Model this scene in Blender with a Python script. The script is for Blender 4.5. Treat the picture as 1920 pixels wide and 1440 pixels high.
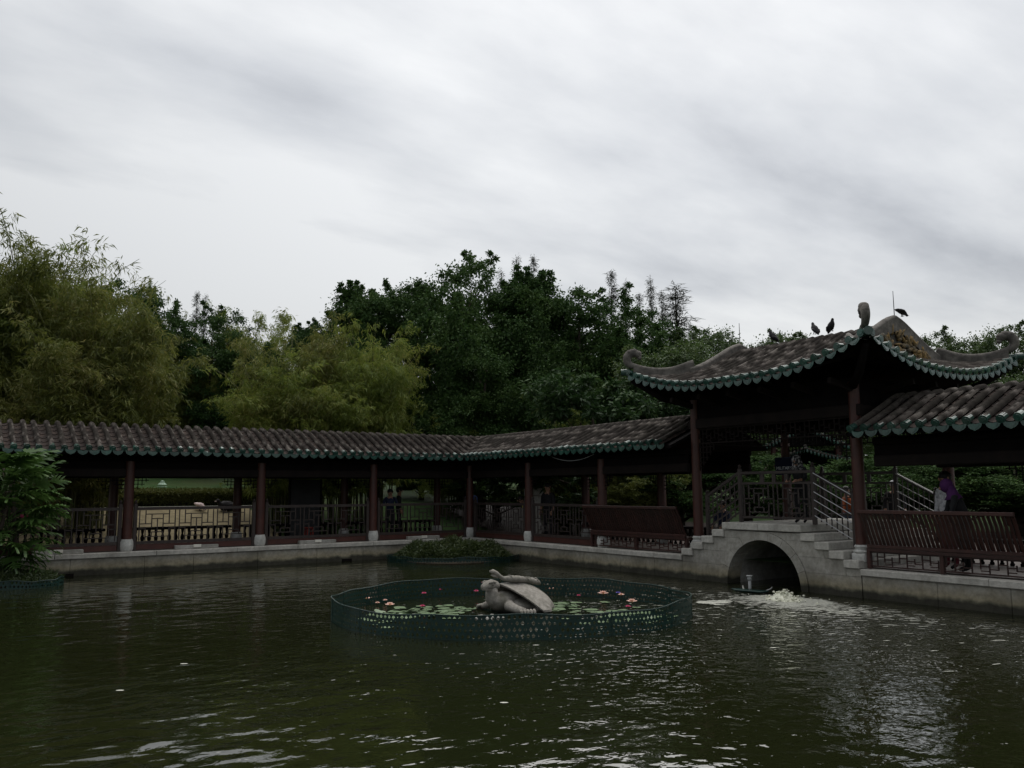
import bpy, bmesh, math, random
import numpy as np
from mathutils import Vector, Matrix
R = math.radians
random.seed(7); rng = np.random.default_rng(11)
scene = bpy.context.scene
COL = scene.collection
for o in list(bpy.data.objects): bpy.data.objects.remove(o)

# ------------------------------------------------------------------ camera
# world frame: +X runs along the left corridor (towards the viewer), +Y along the right one, pond corner at 0,0, water at z = 0
CAM = np.array([16.144, 26.270, 2.25]); PITCH, ROLL, AZ, FPX = 0.124343, -0.005835, 0.602831, 1595.6
FW = np.array([-math.sin(AZ)*math.cos(PITCH), -math.cos(AZ)*math.cos(PITCH), math.sin(PITCH)])
_r = np.cross(FW, [0, 0, 1]); _r /= np.linalg.norm(_r); _u = np.cross(_r, FW)
RT = _r*math.cos(ROLL) + _u*math.sin(ROLL); UP = -_r*math.sin(ROLL) + _u*math.cos(ROLL)
cd = bpy.data.cameras.new('camera'); cam = bpy.data.objects.new('camera', cd); COL.objects.link(cam)
cd.sensor_width = 36; cd.lens = 36*FPX/1920; cd.clip_start = .1; cd.clip_end = 2000
M = Matrix.Identity(4)
for i in range(3): M[i][0], M[i][1], M[i][2], M[i][3] = RT[i], UP[i], -FW[i], CAM[i]
cam.matrix_world = M; scene.camera = cam
def at(x, y, dep):                      # a point seen at photo pixel x,y at that depth along the view axis
    return CAM + (FW + RT*(x-960)/FPX + UP*(720-y)/FPX)*dep

# ------------------------------------------------------------------ world, sun, exposure
SUN_EL = R(62)
sd = np.array([-0.80, -0.60, 0.0]); sd /= np.linalg.norm(sd)                 # the hidden sun stands beyond the pavilion
SUNDIR = np.array([sd[0]*math.cos(SUN_EL), sd[1]*math.cos(SUN_EL), math.sin(SUN_EL)])
w = bpy.data.worlds.new('World'); scene.world = w; w.use_nodes = True
nt = w.node_tree; nt.nodes.clear(); N = nt.nodes.new; L = nt.links.new
out = N('ShaderNodeOutputWorld'); bg = N('ShaderNodeBackground'); bg.inputs[1].default_value = 0.1; L(bg.outputs[0], out.inputs[0])
sky = N('ShaderNodeTexSky'); sky.sky_type = 'NISHITA'; sky.sun_disc = False; sky.sun_elevation = SUN_EL
sky.sun_rotation = math.atan2(sd[0], sd[1]); sky.dust_density = 4
tc = N('ShaderNodeTexCoord'); sep = N('ShaderNodeSeparateXYZ'); L(tc.outputs['Generated'], sep.inputs[0])
def math_(op, a, b=None, clamp=False):
    n = N('ShaderNodeMath'); n.operation = op; n.use_clamp = clamp
    for i, x in enumerate((a, b)):
        if x is None: continue
        if isinstance(x, (int, float)): n.inputs[i].default_value = x
        else: L(x, n.inputs[i])
    return n.outputs[0]
zc = math_('ADD', math_('MAXIMUM', sep.outputs[2], 0.0), 0.16)
px = math_('DIVIDE', sep.outputs[0], zc); py = math_('DIVIDE', sep.outputs[1], zc)
def cloud(sx, sy, ox, oy, detail, rough, dist):
    cmb = N('ShaderNodeCombineXYZ'); L(math_('ADD', math_('MULTIPLY', px, sx), ox), cmb.inputs[0]); L(math_('ADD', math_('MULTIPLY', py, sy), oy), cmb.inputs[1])
    n = N('ShaderNodeTexNoise'); n.inputs['Scale'].default_value = 1; n.inputs['Detail'].default_value = detail
    n.inputs['Roughness'].default_value = rough; n.inputs['Distortion'].default_value = dist; L(cmb.outputs[0], n.inputs['Vector'])
    return n.outputs[0]
c1 = cloud(.50, .95, 3.1, 1.7, 9, .50, .12); c2 = cloud(1.4, 2.9, 7.3, 4.4, 10, .55, .15); c3 = cloud(.2, .3, 9.1, 2.2, 3, .45, .2)
mixv = math_('ADD', math_('ADD', math_('MULTIPLY', c1, .62), math_('MULTIPLY', c2, .25)), math_('MULTIPLY', c3, .29))
cr = N('ShaderNodeValToRGB'); L(mixv, cr.inputs[0]); e = cr.color_ramp.elements
e[0].position = .44; e[0].color = (.225, .236, .256, 1); e[1].position = .65; e[1].color = (.555, .562, .562, 1)
m_ = e.new(.55); m_.color = (.405, .417, .430, 1)
# cloud deck is thinner round the hidden sun
dot = N('ShaderNodeVectorMath'); dot.operation = 'DOT_PRODUCT'; L(tc.outputs['Generated'], dot.inputs[0]); dot.inputs[1].default_value = tuple(SUNDIR)
g = N('ShaderNodeMapRange'); L(dot.outputs['Value'], g.inputs[0]); g.inputs[1].default_value = .40; g.inputs[2].default_value = 1; g.inputs[3].default_value = 6.4; g.inputs[4].default_value = 12.4
vm = N('ShaderNodeVectorMath'); vm.operation = 'SCALE'; L(cr.outputs[0], vm.inputs[0]); L(g.outputs[0], vm.inputs['Scale'])
mx = N('ShaderNodeMixRGB'); mx.inputs[0].default_value = .90; L(sky.outputs[0], mx.inputs[1]); L(vm.outputs[0], mx.inputs[2]); L(mx.outputs[0], bg.inputs[0])
sl = bpy.data.lights.new('sun', 'SUN'); sl.energy = 1.5; sl.angle = R(90); sl.color = (1, .96, .9)
so = bpy.data.objects.new('sun', sl); COL.objects.link(so); so.rotation_euler = Vector(SUNDIR).to_track_quat('Z', 'Y').to_euler(); so.location = (0, 0, 40)
vs = scene.view_settings; vs.view_transform = 'Standard'; vs.look = 'None'; vs.exposure = 0.75; vs.gamma = 1; vs.use_curve_mapping = False
scene.render.engine = 'CYCLES'; scene.cycles.use_denoising = True; scene.cycles.max_bounces = 6; scene.cycles.diffuse_bounces = 3
scene.cycles.glossy_bounces = 3; scene.cycles.transmission_bounces = 3; scene.cycles.transparent_max_bounces = 4
scene.cycles.caustics_reflective = False; scene.cycles.caustics_refractive = False

# ------------------------------------------------------------------ materials
def _mat(name):
    m = bpy.data.materials.new(name); m.use_nodes = True; t = m.node_tree; t.nodes.clear(); return m, t
def mk(name, a, b, scale=4., rough=.8, bump=.0, bscale=None, spec=.3, detail=8., metal=0., stretch=(1, 1, 1), c=None, cscale=.6, camt=.5, coat=0., perobj=0.):
    """two-tone noise paint with fine relief; c = third colour in large stains"""
    m, t = _mat(name); n = t.nodes.new; l = t.links.new
    o = n('ShaderNodeOutputMaterial'); p = n('ShaderNodeBsdfPrincipled'); l(p.outputs[0], o.inputs[0])
    p.inputs['Roughness'].default_value = rough; p.inputs['Metallic'].default_value = metal; p.inputs['Specular IOR Level'].default_value = spec
    p.inputs['Coat Weight'].default_value = coat; p.inputs['Coat Roughness'].default_value = .12
    g = n('ShaderNodeNewGeometry'); mp = n('ShaderNodeMapping'); mp.inputs['Scale'].default_value = stretch; l(g.outputs['Position'], mp.inputs[0])
    nz = n('ShaderNodeTexNoise'); nz.inputs['Scale'].default_value = scale; nz.inputs['Detail'].default_value = detail; nz.inputs['Roughness'].default_value = .65; l(mp.outputs[0], nz.inputs['Vector'])
    rp = n('ShaderNodeValToRGB'); rp.color_ramp.elements[0].position = .35; rp.color_ramp.elements[1].position = .65
    rp.color_ramp.elements[0].color = (*a, 1); rp.color_ramp.elements[1].color = (*b, 1); l(nz.outputs[0], rp.inputs[0]); col = rp.outputs[0]
    if c:
        n2 = n('ShaderNodeTexNoise'); n2.inputs['Scale'].default_value = cscale; n2.inputs['Detail'].default_value = 6; l(mp.outputs[0], n2.inputs['Vector'])
        mr = n('ShaderNodeMapRange'); l(n2.outputs[0], mr.inputs[0]); mr.inputs[1].default_value = .48; mr.inputs[2].default_value = .68; mr.inputs[4].default_value = camt
        mm = n('ShaderNodeMixRGB'); l(mr.outputs[0], mm.inputs[0]); l(col, mm.inputs[1]); mm.inputs[2].default_value = (*c, 1); col = mm.outputs[0]
    if perobj:
        oi = n('ShaderNodeObjectInfo'); mr = n('ShaderNodeMapRange'); l(oi.outputs['Random'], mr.inputs[0]); mr.inputs[3].default_value = 1-perobj; mr.inputs[4].default_value = 1+perobj
        mm = n('ShaderNodeVectorMath'); mm.operation = 'SCALE'; l(col, mm.inputs[0]); l(mr.outputs[0], mm.inputs['Scale']); col = mm.outputs[0]
    l(col, p.inputs['Base Color'])
    if bump:
        n3 = n('ShaderNodeTexNoise'); n3.inputs['Scale'].default_value = bscale or scale*6; n3.inputs['Detail'].default_value = 6; l(mp.outputs[0], n3.inputs['Vector'])
        bp = n('ShaderNodeBump'); bp.inputs['Strength'].default_value = 1; bp.inputs['Distance'].default_value = bump; l(n3.outputs[0], bp.inputs['Height']); l(bp.outputs[0], p.inputs['Normal'])
    return m
def leafmat(name, cols, trans=.35, gloss=.06, rough=.5):
    m, t = _mat(name); n = t.nodes.new; l = t.links.new
    o = n('ShaderNodeOutputMaterial'); g = n('ShaderNodeNewGeometry'); rp = n('ShaderNodeValToRGB'); rp.color_ramp.interpolation = 'LINEAR'
    el = rp.color_ramp.elements
    while len(el) < len(cols): el.new(.5)
    for i, (pos, c) in enumerate(cols): el[i].position = pos; el[i].color = (*c, 1)
    # broad patches shift the hue, every leaf differs a little
    nz = n('ShaderNodeTexNoise'); nz.inputs['Scale'].default_value = .55; nz.inputs['Detail'].default_value = 3; l(g.outputs['Position'], nz.inputs['Vector'])
    oi = n('ShaderNodeObjectInfo')
    def mt(op, a, b):
        q = n('ShaderNodeMath'); q.operation = op
        for i, x in enumerate((a, b)):
            if isinstance(x, (int, float)): q.inputs[i].default_value = x
            else: l(x, q.inputs[i])
        return q.outputs[0]
    f = mt('ADD', mt('MULTIPLY', g.outputs['Random Per Island'], .55), mt('ADD', mt('MULTIPLY', mt('SUBTRACT', nz.outputs[0], .28), .8), mt('MULTIPLY', oi.outputs['Random'], .12)))
    l(f, rp.inputs[0])
    d = n('ShaderNodeBsdfDiffuse'); tr = n('ShaderNodeBsdfTranslucent'); gl = n('ShaderNodeBsdfGlossy'); gl.inputs['Roughness'].default_value = rough
    gl.inputs[0].default_value = (.7, .75, .7, 1)
    l(rp.outputs[0], d.inputs[0]); l(rp.outputs[0], tr.inputs[0])
    a = n('ShaderNodeMixShader'); a.inputs[0].default_value = trans; l(d.outputs[0], a.inputs[1]); l(tr.outputs[0], a.inputs[2])
    b = n('ShaderNodeMixShader'); b.inputs[0].default_value = gloss; l(a.outputs[0], b.inputs[1]); l(gl.outputs[0], b.inputs[2]); l(b.outputs[0], o.inputs[0])
    return m
MT = {}
MT['granite'] = mk('granite', (.24, .232, .208), (.38, .372, .345), 9, .85, .004, 60, c=(.115, .11, .09), cscale=1.3, camt=.55, perobj=.10)
MT['granite_wall'] = None
MT['coping'] = mk('coping_granite', (.34, .328, .295), (.50, .485, .445), 12, .85, .004, 70, c=(.15, .145, .125), cscale=1.6, camt=.5, perobj=.09)
MT['whitestone'] = mk('pale_granite', (.38, .38, .36), (.56, .56, .535), 14, .8, .003, 90, c=(.2, .2, .18), cscale=3, camt=.5)
MT['turtle'] = mk('turtle_granite', (.20, .186, .164), (.35, .33, .295), 14, .9, .012, 45, c=(.085, .085, .062), cscale=3.4, camt=.75)
MT['tile'] = mk('weathered_clay_tile', (.042, .035, .030), (.074, .062, .054), 11, .9, .006, 40, c=(.125, .113, .095), cscale=3.2, camt=.35, perobj=.13)
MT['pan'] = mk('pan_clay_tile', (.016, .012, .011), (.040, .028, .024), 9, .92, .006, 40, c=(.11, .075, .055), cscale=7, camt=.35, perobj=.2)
MT['glaze'] = mk('green_glaze', (.013, .047, .037), (.028, .084, .066), 8, .2, .002, 50, spec=.5, c=(.07, .085, .075), cscale=4, camt=.5, perobj=.3)
MT['plaster'] = mk('grey_ridge_plaster', (.075, .068, .062), (.18, .165, .15), 7, .9, .006, 40, c=(.045, .042, .04), cscale=2.2, camt=.7)
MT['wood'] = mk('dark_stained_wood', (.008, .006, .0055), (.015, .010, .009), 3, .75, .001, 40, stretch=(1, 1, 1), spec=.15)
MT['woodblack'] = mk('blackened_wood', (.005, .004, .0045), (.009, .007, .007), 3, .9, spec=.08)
MT['redwood'] = mk('red_brown_paint', (.040, .013, .010), (.070, .022, .016), 4, .5, .001, 30, spec=.4, c=(.045, .016, .012), cscale=2, camt=.6)
MT['bench'] = mk('maroon_painted_wood', (.026, .0095, .0075), (.046, .016, .012), 5, .5, .001, 30, spec=.4, perobj=.25)
MT['rail'] = mk('brown_grey_painted_wood', (.026, .019, .017), (.044, .032, .029), 5, .5, .001, 30, spec=.4)
MT['silvery'] = mk('silvery_metal', (.40, .41, .42), (.55, .55, .55), 6, .3, metal=1.)
MT['carving'] = mk('ochre_gable_carving', (.10, .085, .062), (.24, .15, .05), 7, .85, .01, 14, c=(.14, .14, .13), cscale=3, camt=.9)
MT['white'] = mk('white_plaque', (.60, .58, .50), (.74, .72, .66), 5, .6)
MT['ground'] = mk('lawn', (.022, .056, .012), (.045, .092, .022), 2.5, .95, .02, 30, c=(.07, .085, .03), cscale=.35, camt=.7)
MT['path'] = mk('tan_paving', (.20, .165, .095), (.30, .25, .15), 5, .95, .004, 40, c=(.15, .12, .07), cscale=.7, camt=.5)
MT['floor'] = mk('corridor_floor_tile', (.045, .033, .028), (.075, .056, .048), 3, .7)
MT['bamboo'] = leafmat('bamboo_leaf', [(.0, (.044, .062, .013)), (.35, (.094, .115, .022)), (.62, (.145, .162, .034)), (.9, (.225, .205, .068))], .40, .03)
MT['bamboo_bright'] = leafmat('bamboo_leaf_fresh', [(.0, (.060, .094, .016)), (.35, (.128, .178, .030)), (.62, (.190, .235, .044)), (.92, (.275, .265, .075))], .42, .03)
MT['ficus'] = leafmat('dark_evergreen_leaf', [(.0, (.013, .032, .011)), (.4, (.033, .070, .020)), (.7, (.056, .102, .027)), (1., (.085, .130, .036))], .25, .018, .45)
MT['midleaf'] = leafmat('mid_green_leaf', [(.0, (.026, .050, .015)), (.4, (.048, .085, .022)), (.7, (.075, .115, .030)), (1., (.11, .14, .04))], .35, .06)
MT['broad'] = leafmat('broad_leaf', [(.0, (.014, .032, .011)), (.45, (.030, .066, .020)), (.75, (.055, .10, .030)), (1., (.12, .13, .04))], .28, .035, .4)
MT['needle'] = leafmat('casuarina_needle', [(.0, (.035, .040, .034)), (.6, (.062, .068, .054)), (1., (.09, .09, .07))], .2, .0)  # paler grey tone puts distance haze into the needle colour
MT['shrub'] = leafmat('pond_shrub_leaf', [(.0, (.020, .034, .010)), (.5, (.045, .070, .018)), (1., (.085, .105, .03))], .3, .05)
MT['hedge'] = leafmat('hedge_leaf', [(.0, (.05, .06, .016)), (.5, (.095, .11, .028)), (1., (.16, .15, .05))], .3, .02)
MT['splitleaf'] = leafmat('split_leaf', [(.0, (.030, .068, .017)), (.45, (.055, .110, .026)), (.8, (.082, .150, .036)), (1., (.13, .18, .06))], .28, .045, .4)
MT['bark'] = mk('bark', (.035, .028, .022), (.07, .058, .045), 4, .95, .01, 20)
MT['culm'] = mk('bamboo_culm', (.055, .062, .022), (.125, .125, .05), 1.5, .5, perobj=.3)
MT['fence'] = mk('green_plastic_mesh', (.0035, .021, .017), (.008, .035, .029), 5, .4, spec=.4)
MT['pad'] = leafmat('lily_pad', [(.0, (.045, .08, .03)), (.5, (.08, .13, .055)), (.85, (.12, .17, .08)), (1., (.14, .14, .05))], .05, .12, .4)
MT['peach'] = mk('peach_petal', (.86, .50, .40), (.92, .66, .56), 30, .6)
MT['magenta'] = mk('magenta_petal', (.62, .05, .17), (.72, .12, .26), 30, .6)
MT['violet'] = mk('violet_petal', (.16, .12, .52), (.22, .18, .62), 30, .6)
MT['yellow'] = mk('yellow_stamen', (.7, .5, .04), (.8, .6, .08), 30, .6)
MT['soil'] = mk('wet_soil', (.020, .016, .010), (.04, .032, .02), 6, .95, .02)
MT['foam'] = mk('white_foam', (.30, .31, .27), (.62, .62, .55), 20, .6, .02, 40)
MT['bubble'] = mk('aerated_water', (.50, .51, .40), (.80, .80, .68), 14, .4, .03, 25)
MT['pvc'] = mk('pale_grey_pipe', (.26, .27, .27), (.34, .35, .35), 6, .5)
MT['birddark'] = mk('dark_plumage', (.012, .011, .013), (.030, .028, .031), 30, .8)
MT['birdpale'] = mk('pale_pink_plumage', (.62, .48, .47), (.72, .60, .58), 20, .8)
MT['lantern'] = mk('pale_green_paint', (.30, .44, .33), (.40, .54, .42), 8, .5)
MT['navy'] = mk('navy_cloth', (.008, .012, .035), (.014, .02, .05), 8, .8)
MT['skin'] = mk('skin', (.26, .14, .09), (.33, .19, .13), 20, .6)
MT['hair'] = mk('black_hair', (.008, .007, .007), (.015, .013, .012), 30, .6)
MT['cl_black'] = mk('black_cloth', (.010, .010, .012), (.020, .020, .022), 10, .9)
MT['cl_navy'] = mk('dark_blue_cloth', (.012, .016, .035), (.022, .028, .055), 10, .9)
MT['cl_jean'] = mk('denim', (.03, .04, .07), (.05, .065, .10), 14, .9)
MT['cl_yellow'] = mk('yellow_cloth', (.42, .36, .03), (.52, .46, .06), 10, .9)
MT['cl_blue'] = mk('blue_cloth', (.05, .09, .26), (.08, .13, .34), 10, .9)
MT['cl_white'] = mk('white_print_cloth', (.42, .42, .44), (.62, .62, .64), 16, .9, c=(.12, .12, .14), cscale=14, camt=.8)
MT['cl_maroon'] = mk('maroon_cloth', (.09, .015, .025), (.13, .025, .035), 10, .9)
MT['cl_purple'] = mk('purple_scarf', (.055, .014, .075), (.08, .022, .105), 10, .9)
MT['cl_orange'] = mk('orange_cloth', (.26, .06, .02), (.32, .08, .025), 10, .9)
MT['cl_dots'] = mk('black_white_dotted_cloth', (.015, .015, .017), (.02, .02, .022), 10, .9, c=(.34, .33, .32), cscale=22, camt=1.)
MT['letters'] = mk('white_lettering', (.80, .83, .86), (.86, .88, .90), 5, .6)
MT['darkboard'] = mk('dark_grey_board', (.022, .022, .024), (.034, .034, .036), 3, .7)
MT['redplastic'] = mk('red_plastic', (.20, .02, .015), (.26, .03, .02), 4, .4)
# pond wall granite: wet dark band and olive stain near the waterline (a tide mark that stays with the stone)
def wall_mat(base=None):
    m = base or mk('pond_wall_granite', (.27, .258, .225), (.42, .405, .365), 9, .85, .005, 60, c=(.12, .112, .09), cscale=1.1, camt=.6, perobj=.08)
    t = m.node_tree; p = [n for n in t.nodes if n.type == 'BSDF_PRINCIPLED'][0]; l = t.links.new; n = t.nodes.new
    src = p.inputs['Base Color'].links[0].from_socket
    g = n('ShaderNodeNewGeometry'); s = n('ShaderNodeSeparateXYZ'); l(g.outputs['Position'], s.inputs[0])
    nz = n('ShaderNodeTexNoise'); nz.inputs['Scale'].default_value = 3; nz.inputs['Detail'].default_value = 6; l(g.outputs['Position'], nz.inputs['Vector'])
    a = n('ShaderNodeMath'); a.operation = 'MULTIPLY_ADD'; l(nz.outputs[0], a.inputs[0]); a.inputs[1].default_value = -.22; l(s.outputs[2], a.inputs[2])
    r = n('ShaderNodeValToRGB'); l(a.outputs[0], r.inputs[0]); e = r.color_ramp.elements
    e[0].position = .0; e[0].color = (.12, .12, .10, 1); e[1].position = .36; e[1].color = (1, 1, 1, 1); q = e.new(.035); q.color = (.30, .30, .24, 1); q = e.new(.09); q.color = (.78, .72, .56, 1)
    mm = n('ShaderNodeMixRGB'); mm.blend_type = 'MULTIPLY'; mm.inputs[0].default_value = 1; l(src, mm.inputs[1]); l(r.outputs[0], mm.inputs[2]); l(mm.outputs[0], p.inputs['Base Color'])
    return m
MT['granite_wall'] = wall_mat()
FOUNTAIN = (1.5, 14.75)
def water_mat():
    m, t = _mat('murky_pond_water'); n = t.nodes.new; l = t.links.new
    o = n('ShaderNodeOutputMaterial'); p = n('ShaderNodeBsdfPrincipled'); l(p.outputs[0], o.inputs[0])
    p.inputs['Base Color'].default_value = (.0105, .0128, .0045, 1); p.inputs['Roughness'].default_value = .0; p.inputs['IOR'].default_value = 1.5
    g = n('ShaderNodeNewGeometry'); pos = g.outputs['Position']
    def mt(op, a, b=None, c=None):
        q = n('ShaderNodeMath'); q.operation = op
        for i, x in enumerate((a, b, c)):
            if x is None: continue
            if isinstance(x, (int, float)): q.inputs[i].default_value = x
            else: l(x, q.inputs[i])
        return q.outputs[0]
    def noise(sc, det, stretch=(1, 1, 1), rot=0, dist=0.):
        mp = n('ShaderNodeMapping'); mp.inputs['Scale'].default_value = stretch; mp.inputs['Rotation'].default_value = (0, 0, rot); l(pos, mp.inputs[0])
        z = n('ShaderNodeTexNoise'); z.inputs['Scale'].default_value = sc; z.inputs['Detail'].default_value = det; z.inputs['Roughness'].default_value = .5; z.inputs['Distortion'].default_value = dist
        l(mp.outputs[0], z.inputs['Vector']); return z.outputs[0]
    d = n('ShaderNodeVectorMath'); d.operation = 'DISTANCE'; l(pos, d.inputs[0]); d.inputs[1].default_value = (FOUNTAIN[0], FOUNTAIN[1], 0)
    near = mt('POWER', 2.71828, mt('MULTIPLY', mt('POWER', mt('DIVIDE', d.outputs['Value'], 8.2), 2.0), -1.0))
    patch = noise(.22, 2)
    pm = n('ShaderNodeMapRange'); l(patch, pm.inputs[0]); pm.inputs[1].default_value = .38; pm.inputs[2].default_value = .62; pm.inputs[3].default_value = .35; pm.inputs[4].default_value = 1.
    swell = mt('MULTIPLY', noise(1.2, 0, (1, 1.3, 1), .9, .2), .015)
    rip = mt('MULTIPLY', mt('MULTIPLY', noise(2.7, .4, (1, 1.5, 1), .9, .35), .0175), pm.outputs[0])
    chop = mt('MULTIPLY', mt('MULTIPLY', noise(6.0, 2, (1, 1.2, 1), -.6, .5), .038), near)
    fine = mt('MULTIPLY', mt('MULTIPLY', noise(24, 2), .0020), mt('ADD', .005, near))
    hgt = mt('ADD', mt('ADD', swell, rip), mt('ADD', chop, fine))
    b = n('ShaderNodeBump'); b.inputs['Strength'].default_value = 1; b.inputs['Distance'].default_value = 1.; l(hgt, b.inputs['Height']); l(b.outputs[0], p.inputs['Normal'])
    return m
MT['water'] = water_mat()

# ------------------------------------------------------------------ mesh helpers
class MB:
    def __init__(s): s.v = []; s.f = []; s.m = []; s.n = 0
    def add(s, v, f, mi=0):
        s.v += [tuple(map(float, p)) for p in v]; s.f += [tuple(i+s.n for i in q) for q in f]; s.m += [mi]*len(f); s.n += len(v); return s
    def box(s, x0, y0, z0, x1, y1, z1, mi=0):
        x0, x1 = min(x0, x1), max(x0, x1); y0, y1 = min(y0, y1), max(y0, y1); z0, z1 = min(z0, z1), max(z0, z1)
        return s.add([(x0, y0, z0), (x1, y0, z0), (x1, y1, z0), (x0, y1, z0), (x0, y0, z1), (x1, y0, z1), (x1, y1, z1), (x0, y1, z1)],
                     [(0, 3, 2, 1), (4, 5, 6, 7), (0, 1, 5, 4), (1, 2, 6, 5), (2, 3, 7, 6), (3, 0, 4, 7)], mi)
    def bbox(s, x0, y0, z0, x1, y1, z1, b=.012, mi=0):      # box with chamfered edges
        x0, x1 = min(x0, x1), max(x0, x1); y0, y1 = min(y0, y1), max(y0, y1); z0, z1 = min(z0, z1), max(z0, z1)
        b = min(b, (x1-x0)*.3, (y1-y0)*.3, (z1-z0)*.3)
        lo = (x0, y0, z0); hi = (x1, y1, z1); V = []; idx = {}
        for c in range(8):
            sg = [(c >> k) & 1 for k in range(3)]
            for ax in range(3):
                p = [0, 0, 0]
                for k in range(3):
                    e = hi[k] if sg[k] else lo[k]
                    p[k] = e if k == ax else (e-b if sg[k] else e+b)
                idx[(c, ax)] = len(V); V.append(tuple(p))
        F = []
        for ax in range(3):
            o1, o2 = (ax+1) % 3, (ax+2) % 3
            for sgn in (0, 1):
                q = [idx[((sgn << ax) | (a << o1) | (bb << o2), ax)] for a, bb in ((0, 0), (1, 0), (1, 1), (0, 1))]
                F.append(tuple(q if sgn else q[::-1]))
        for ax in range(3):                                  # edges along ax
            o1, o2 = (ax+1) % 3, (ax+2) % 3
            for a in (0, 1):
                for bb in (0, 1):
                    c0 = (a << o1) | (bb << o2); c1 = c0 | (1 << ax)
                    F.append((idx[(c0, o1)], idx[(c1, o1)], idx[(c1, o2)], idx[(c0, o2)]))
        for c in range(8): F.append((idx[(c, 0)], idx[(c, 1)], idx[(c, 2)]))
        return s.add(V, F, mi)
    def bar(s, p, q, w, h, mi=0, up=(0, 0, 1)):
        p = np.array(p, float); q = np.array(q, float); d = q-p; d /= np.linalg.norm(d); u = np.array(up, float)
        if abs(d@u) > .98: u = np.array((1., 0, 0))
        a = np.cross(d, u); a /= np.linalg.norm(a); b = np.cross(a, d)
        V = [e+a*sx*w/2+b*sy*h/2 for e in (p, q) for sx, sy in ((-1, -1), (1, -1), (1, 1), (-1, 1))]
        return s.add(V, [(0, 1, 2, 3), (7, 6, 5, 4), (0, 4, 5, 1), (1, 5, 6, 2), (2, 6, 7, 3), (3, 7, 4, 0)], mi)
    def tube(s, pts, rad, n=8, mi=0, cap=True, sq=(1, 1)):
        pts = [np.array(p, float) for p in pts]; k = len(pts); rad = [rad]*k if isinstance(rad, (int, float)) else rad
        V = []; prev = None
        for i, p in enumerate(pts):
            d = pts[min(i+1, k-1)]-pts[max(i-1, 0)]; d /= (np.linalg.norm(d)+1e-9)
            if prev is None:
                u = np.array((0, 0, 1.)) if abs(d[2]) < .9 else np.array((1., 0, 0)); a = np.cross(d, u)
            else: a = prev-d*(prev@d)
            a /= np.linalg.norm(a); prev = a; b = np.cross(d, a)
            for j in range(n):
                t = 2*math.pi*j/n; V.append(p+rad[i]*(a*math.cos(t)*sq[0]+b*math.sin(t)*sq[1]))
        F = [(i*n+j, i*n+(j+1) % n, (i+1)*n+(j+1) % n, (i+1)*n+j) for i in range(k-1) for j in range(n)]
        if cap: F += [tuple(range(n))[::-1], tuple((k-1)*n+j for j in range(n))]
        return s.add(V, F, mi)
    def lathe(s, prof, c=(0, 0, 0), n=16, mi=0):
        V = [(c[0]+r*math.cos(2*math.pi*j/n), c[1]+r*math.sin(2*math.pi*j/n), c[2]+z) for r, z in prof for j in range(n)]
        k = len(prof); F = [(i*n+j, i*n+(j+1) % n, (i+1)*n+(j+1) % n, (i+1)*n+j) for i in range(k-1) for j in range(n)]
        F += [tuple(range(n))[::-1], tuple((k-1)*n+j for j in range(n))]
        return s.add(V, F, mi)
    def ell(s, c, r, n=12, k=8, rot=None, mi=0):
        V = []; rot = np.eye(3) if rot is None else rot
        for i in range(1, k):
            t = math.pi*i/k
            for j in range(n):
                a = 2*math.pi*j/n; V.append(rot@np.array((r[0]*math.sin(t)*math.cos(a), r[1]*math.sin(t)*math.sin(a), r[2]*math.cos(t)))+np.array(c))
        V += [rot@np.array((0, 0, r[2]))+np.array(c), rot@np.array((0, 0, -r[2]))+np.array(c)]; T = (k-1)*n
        F = [(i*n+j, (i+1)*n+j, (i+1)*n+(j+1) % n, i*n+(j+1) % n) for i in range(k-2) for j in range(n)]
        F += [(T, j, (j+1) % n) for j in range(n)] + [(T+1, (k-2)*n+(j+1) % n, (k-2)*n+j) for j in range(n)]
        return s.add(V, F, mi)
    def grid(s, P, mi=0):      # P[i][j] points
        a, b = len(P), len(P[0]); V = [p for r_ in P for p in r_]
        return s.add(V, [(i*b+j, (i+1)*b+j, (i+1)*b+j+1, i*b+j+1) for i in range(a-1) for j in range(b-1)], mi)
    def mesh(s, name, mats, smooth=False):
        me = bpy.data.meshes.new(name); me.from_pydata(s.v, [], s.f)
        for m in (mats if isinstance(mats, (list, tuple)) else [mats]): me.materials.append(MT[m] if isinstance(m, str) else m)
        if any(s.m): me.polygons.foreach_set('material_index', s.m)
        if smooth: me.polygons.foreach_set('use_smooth', [True]*len(s.f))
        me.update(); return me
    def build(s, name, mats, parent=None, smooth=False, **k):
        return put(s.mesh(name, mats, smooth), name, parent, **k)
def wl(o):
    t = Vector((0, 0, 0))
    while o: t += o.location; o = o.parent
    return t
def tag(o, label=None, cat=None, group=None, kind=None):
    for k, x in (('label', label), ('category', cat), ('group', group), ('kind', kind)):
        if x: o[k] = x
    return o
def put(me, name, parent=None, loc=(0, 0, 0), rz=0., **k):
    o = bpy.data.objects.new(name, me); COL.objects.link(o); o.location = Vector(loc)
    if parent: o.location -= wl(parent); o.parent = parent
    if rz: o.rotation_euler = (0, 0, rz)
    return tag(o, **k)
def thing(name, label, cat, loc=(0, 0, 0), group=None):
    o = bpy.data.objects.new(name, None); COL.objects.link(o); o.location = loc; o.empty_display_size = .2
    return tag(o, label, cat, group)
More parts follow.
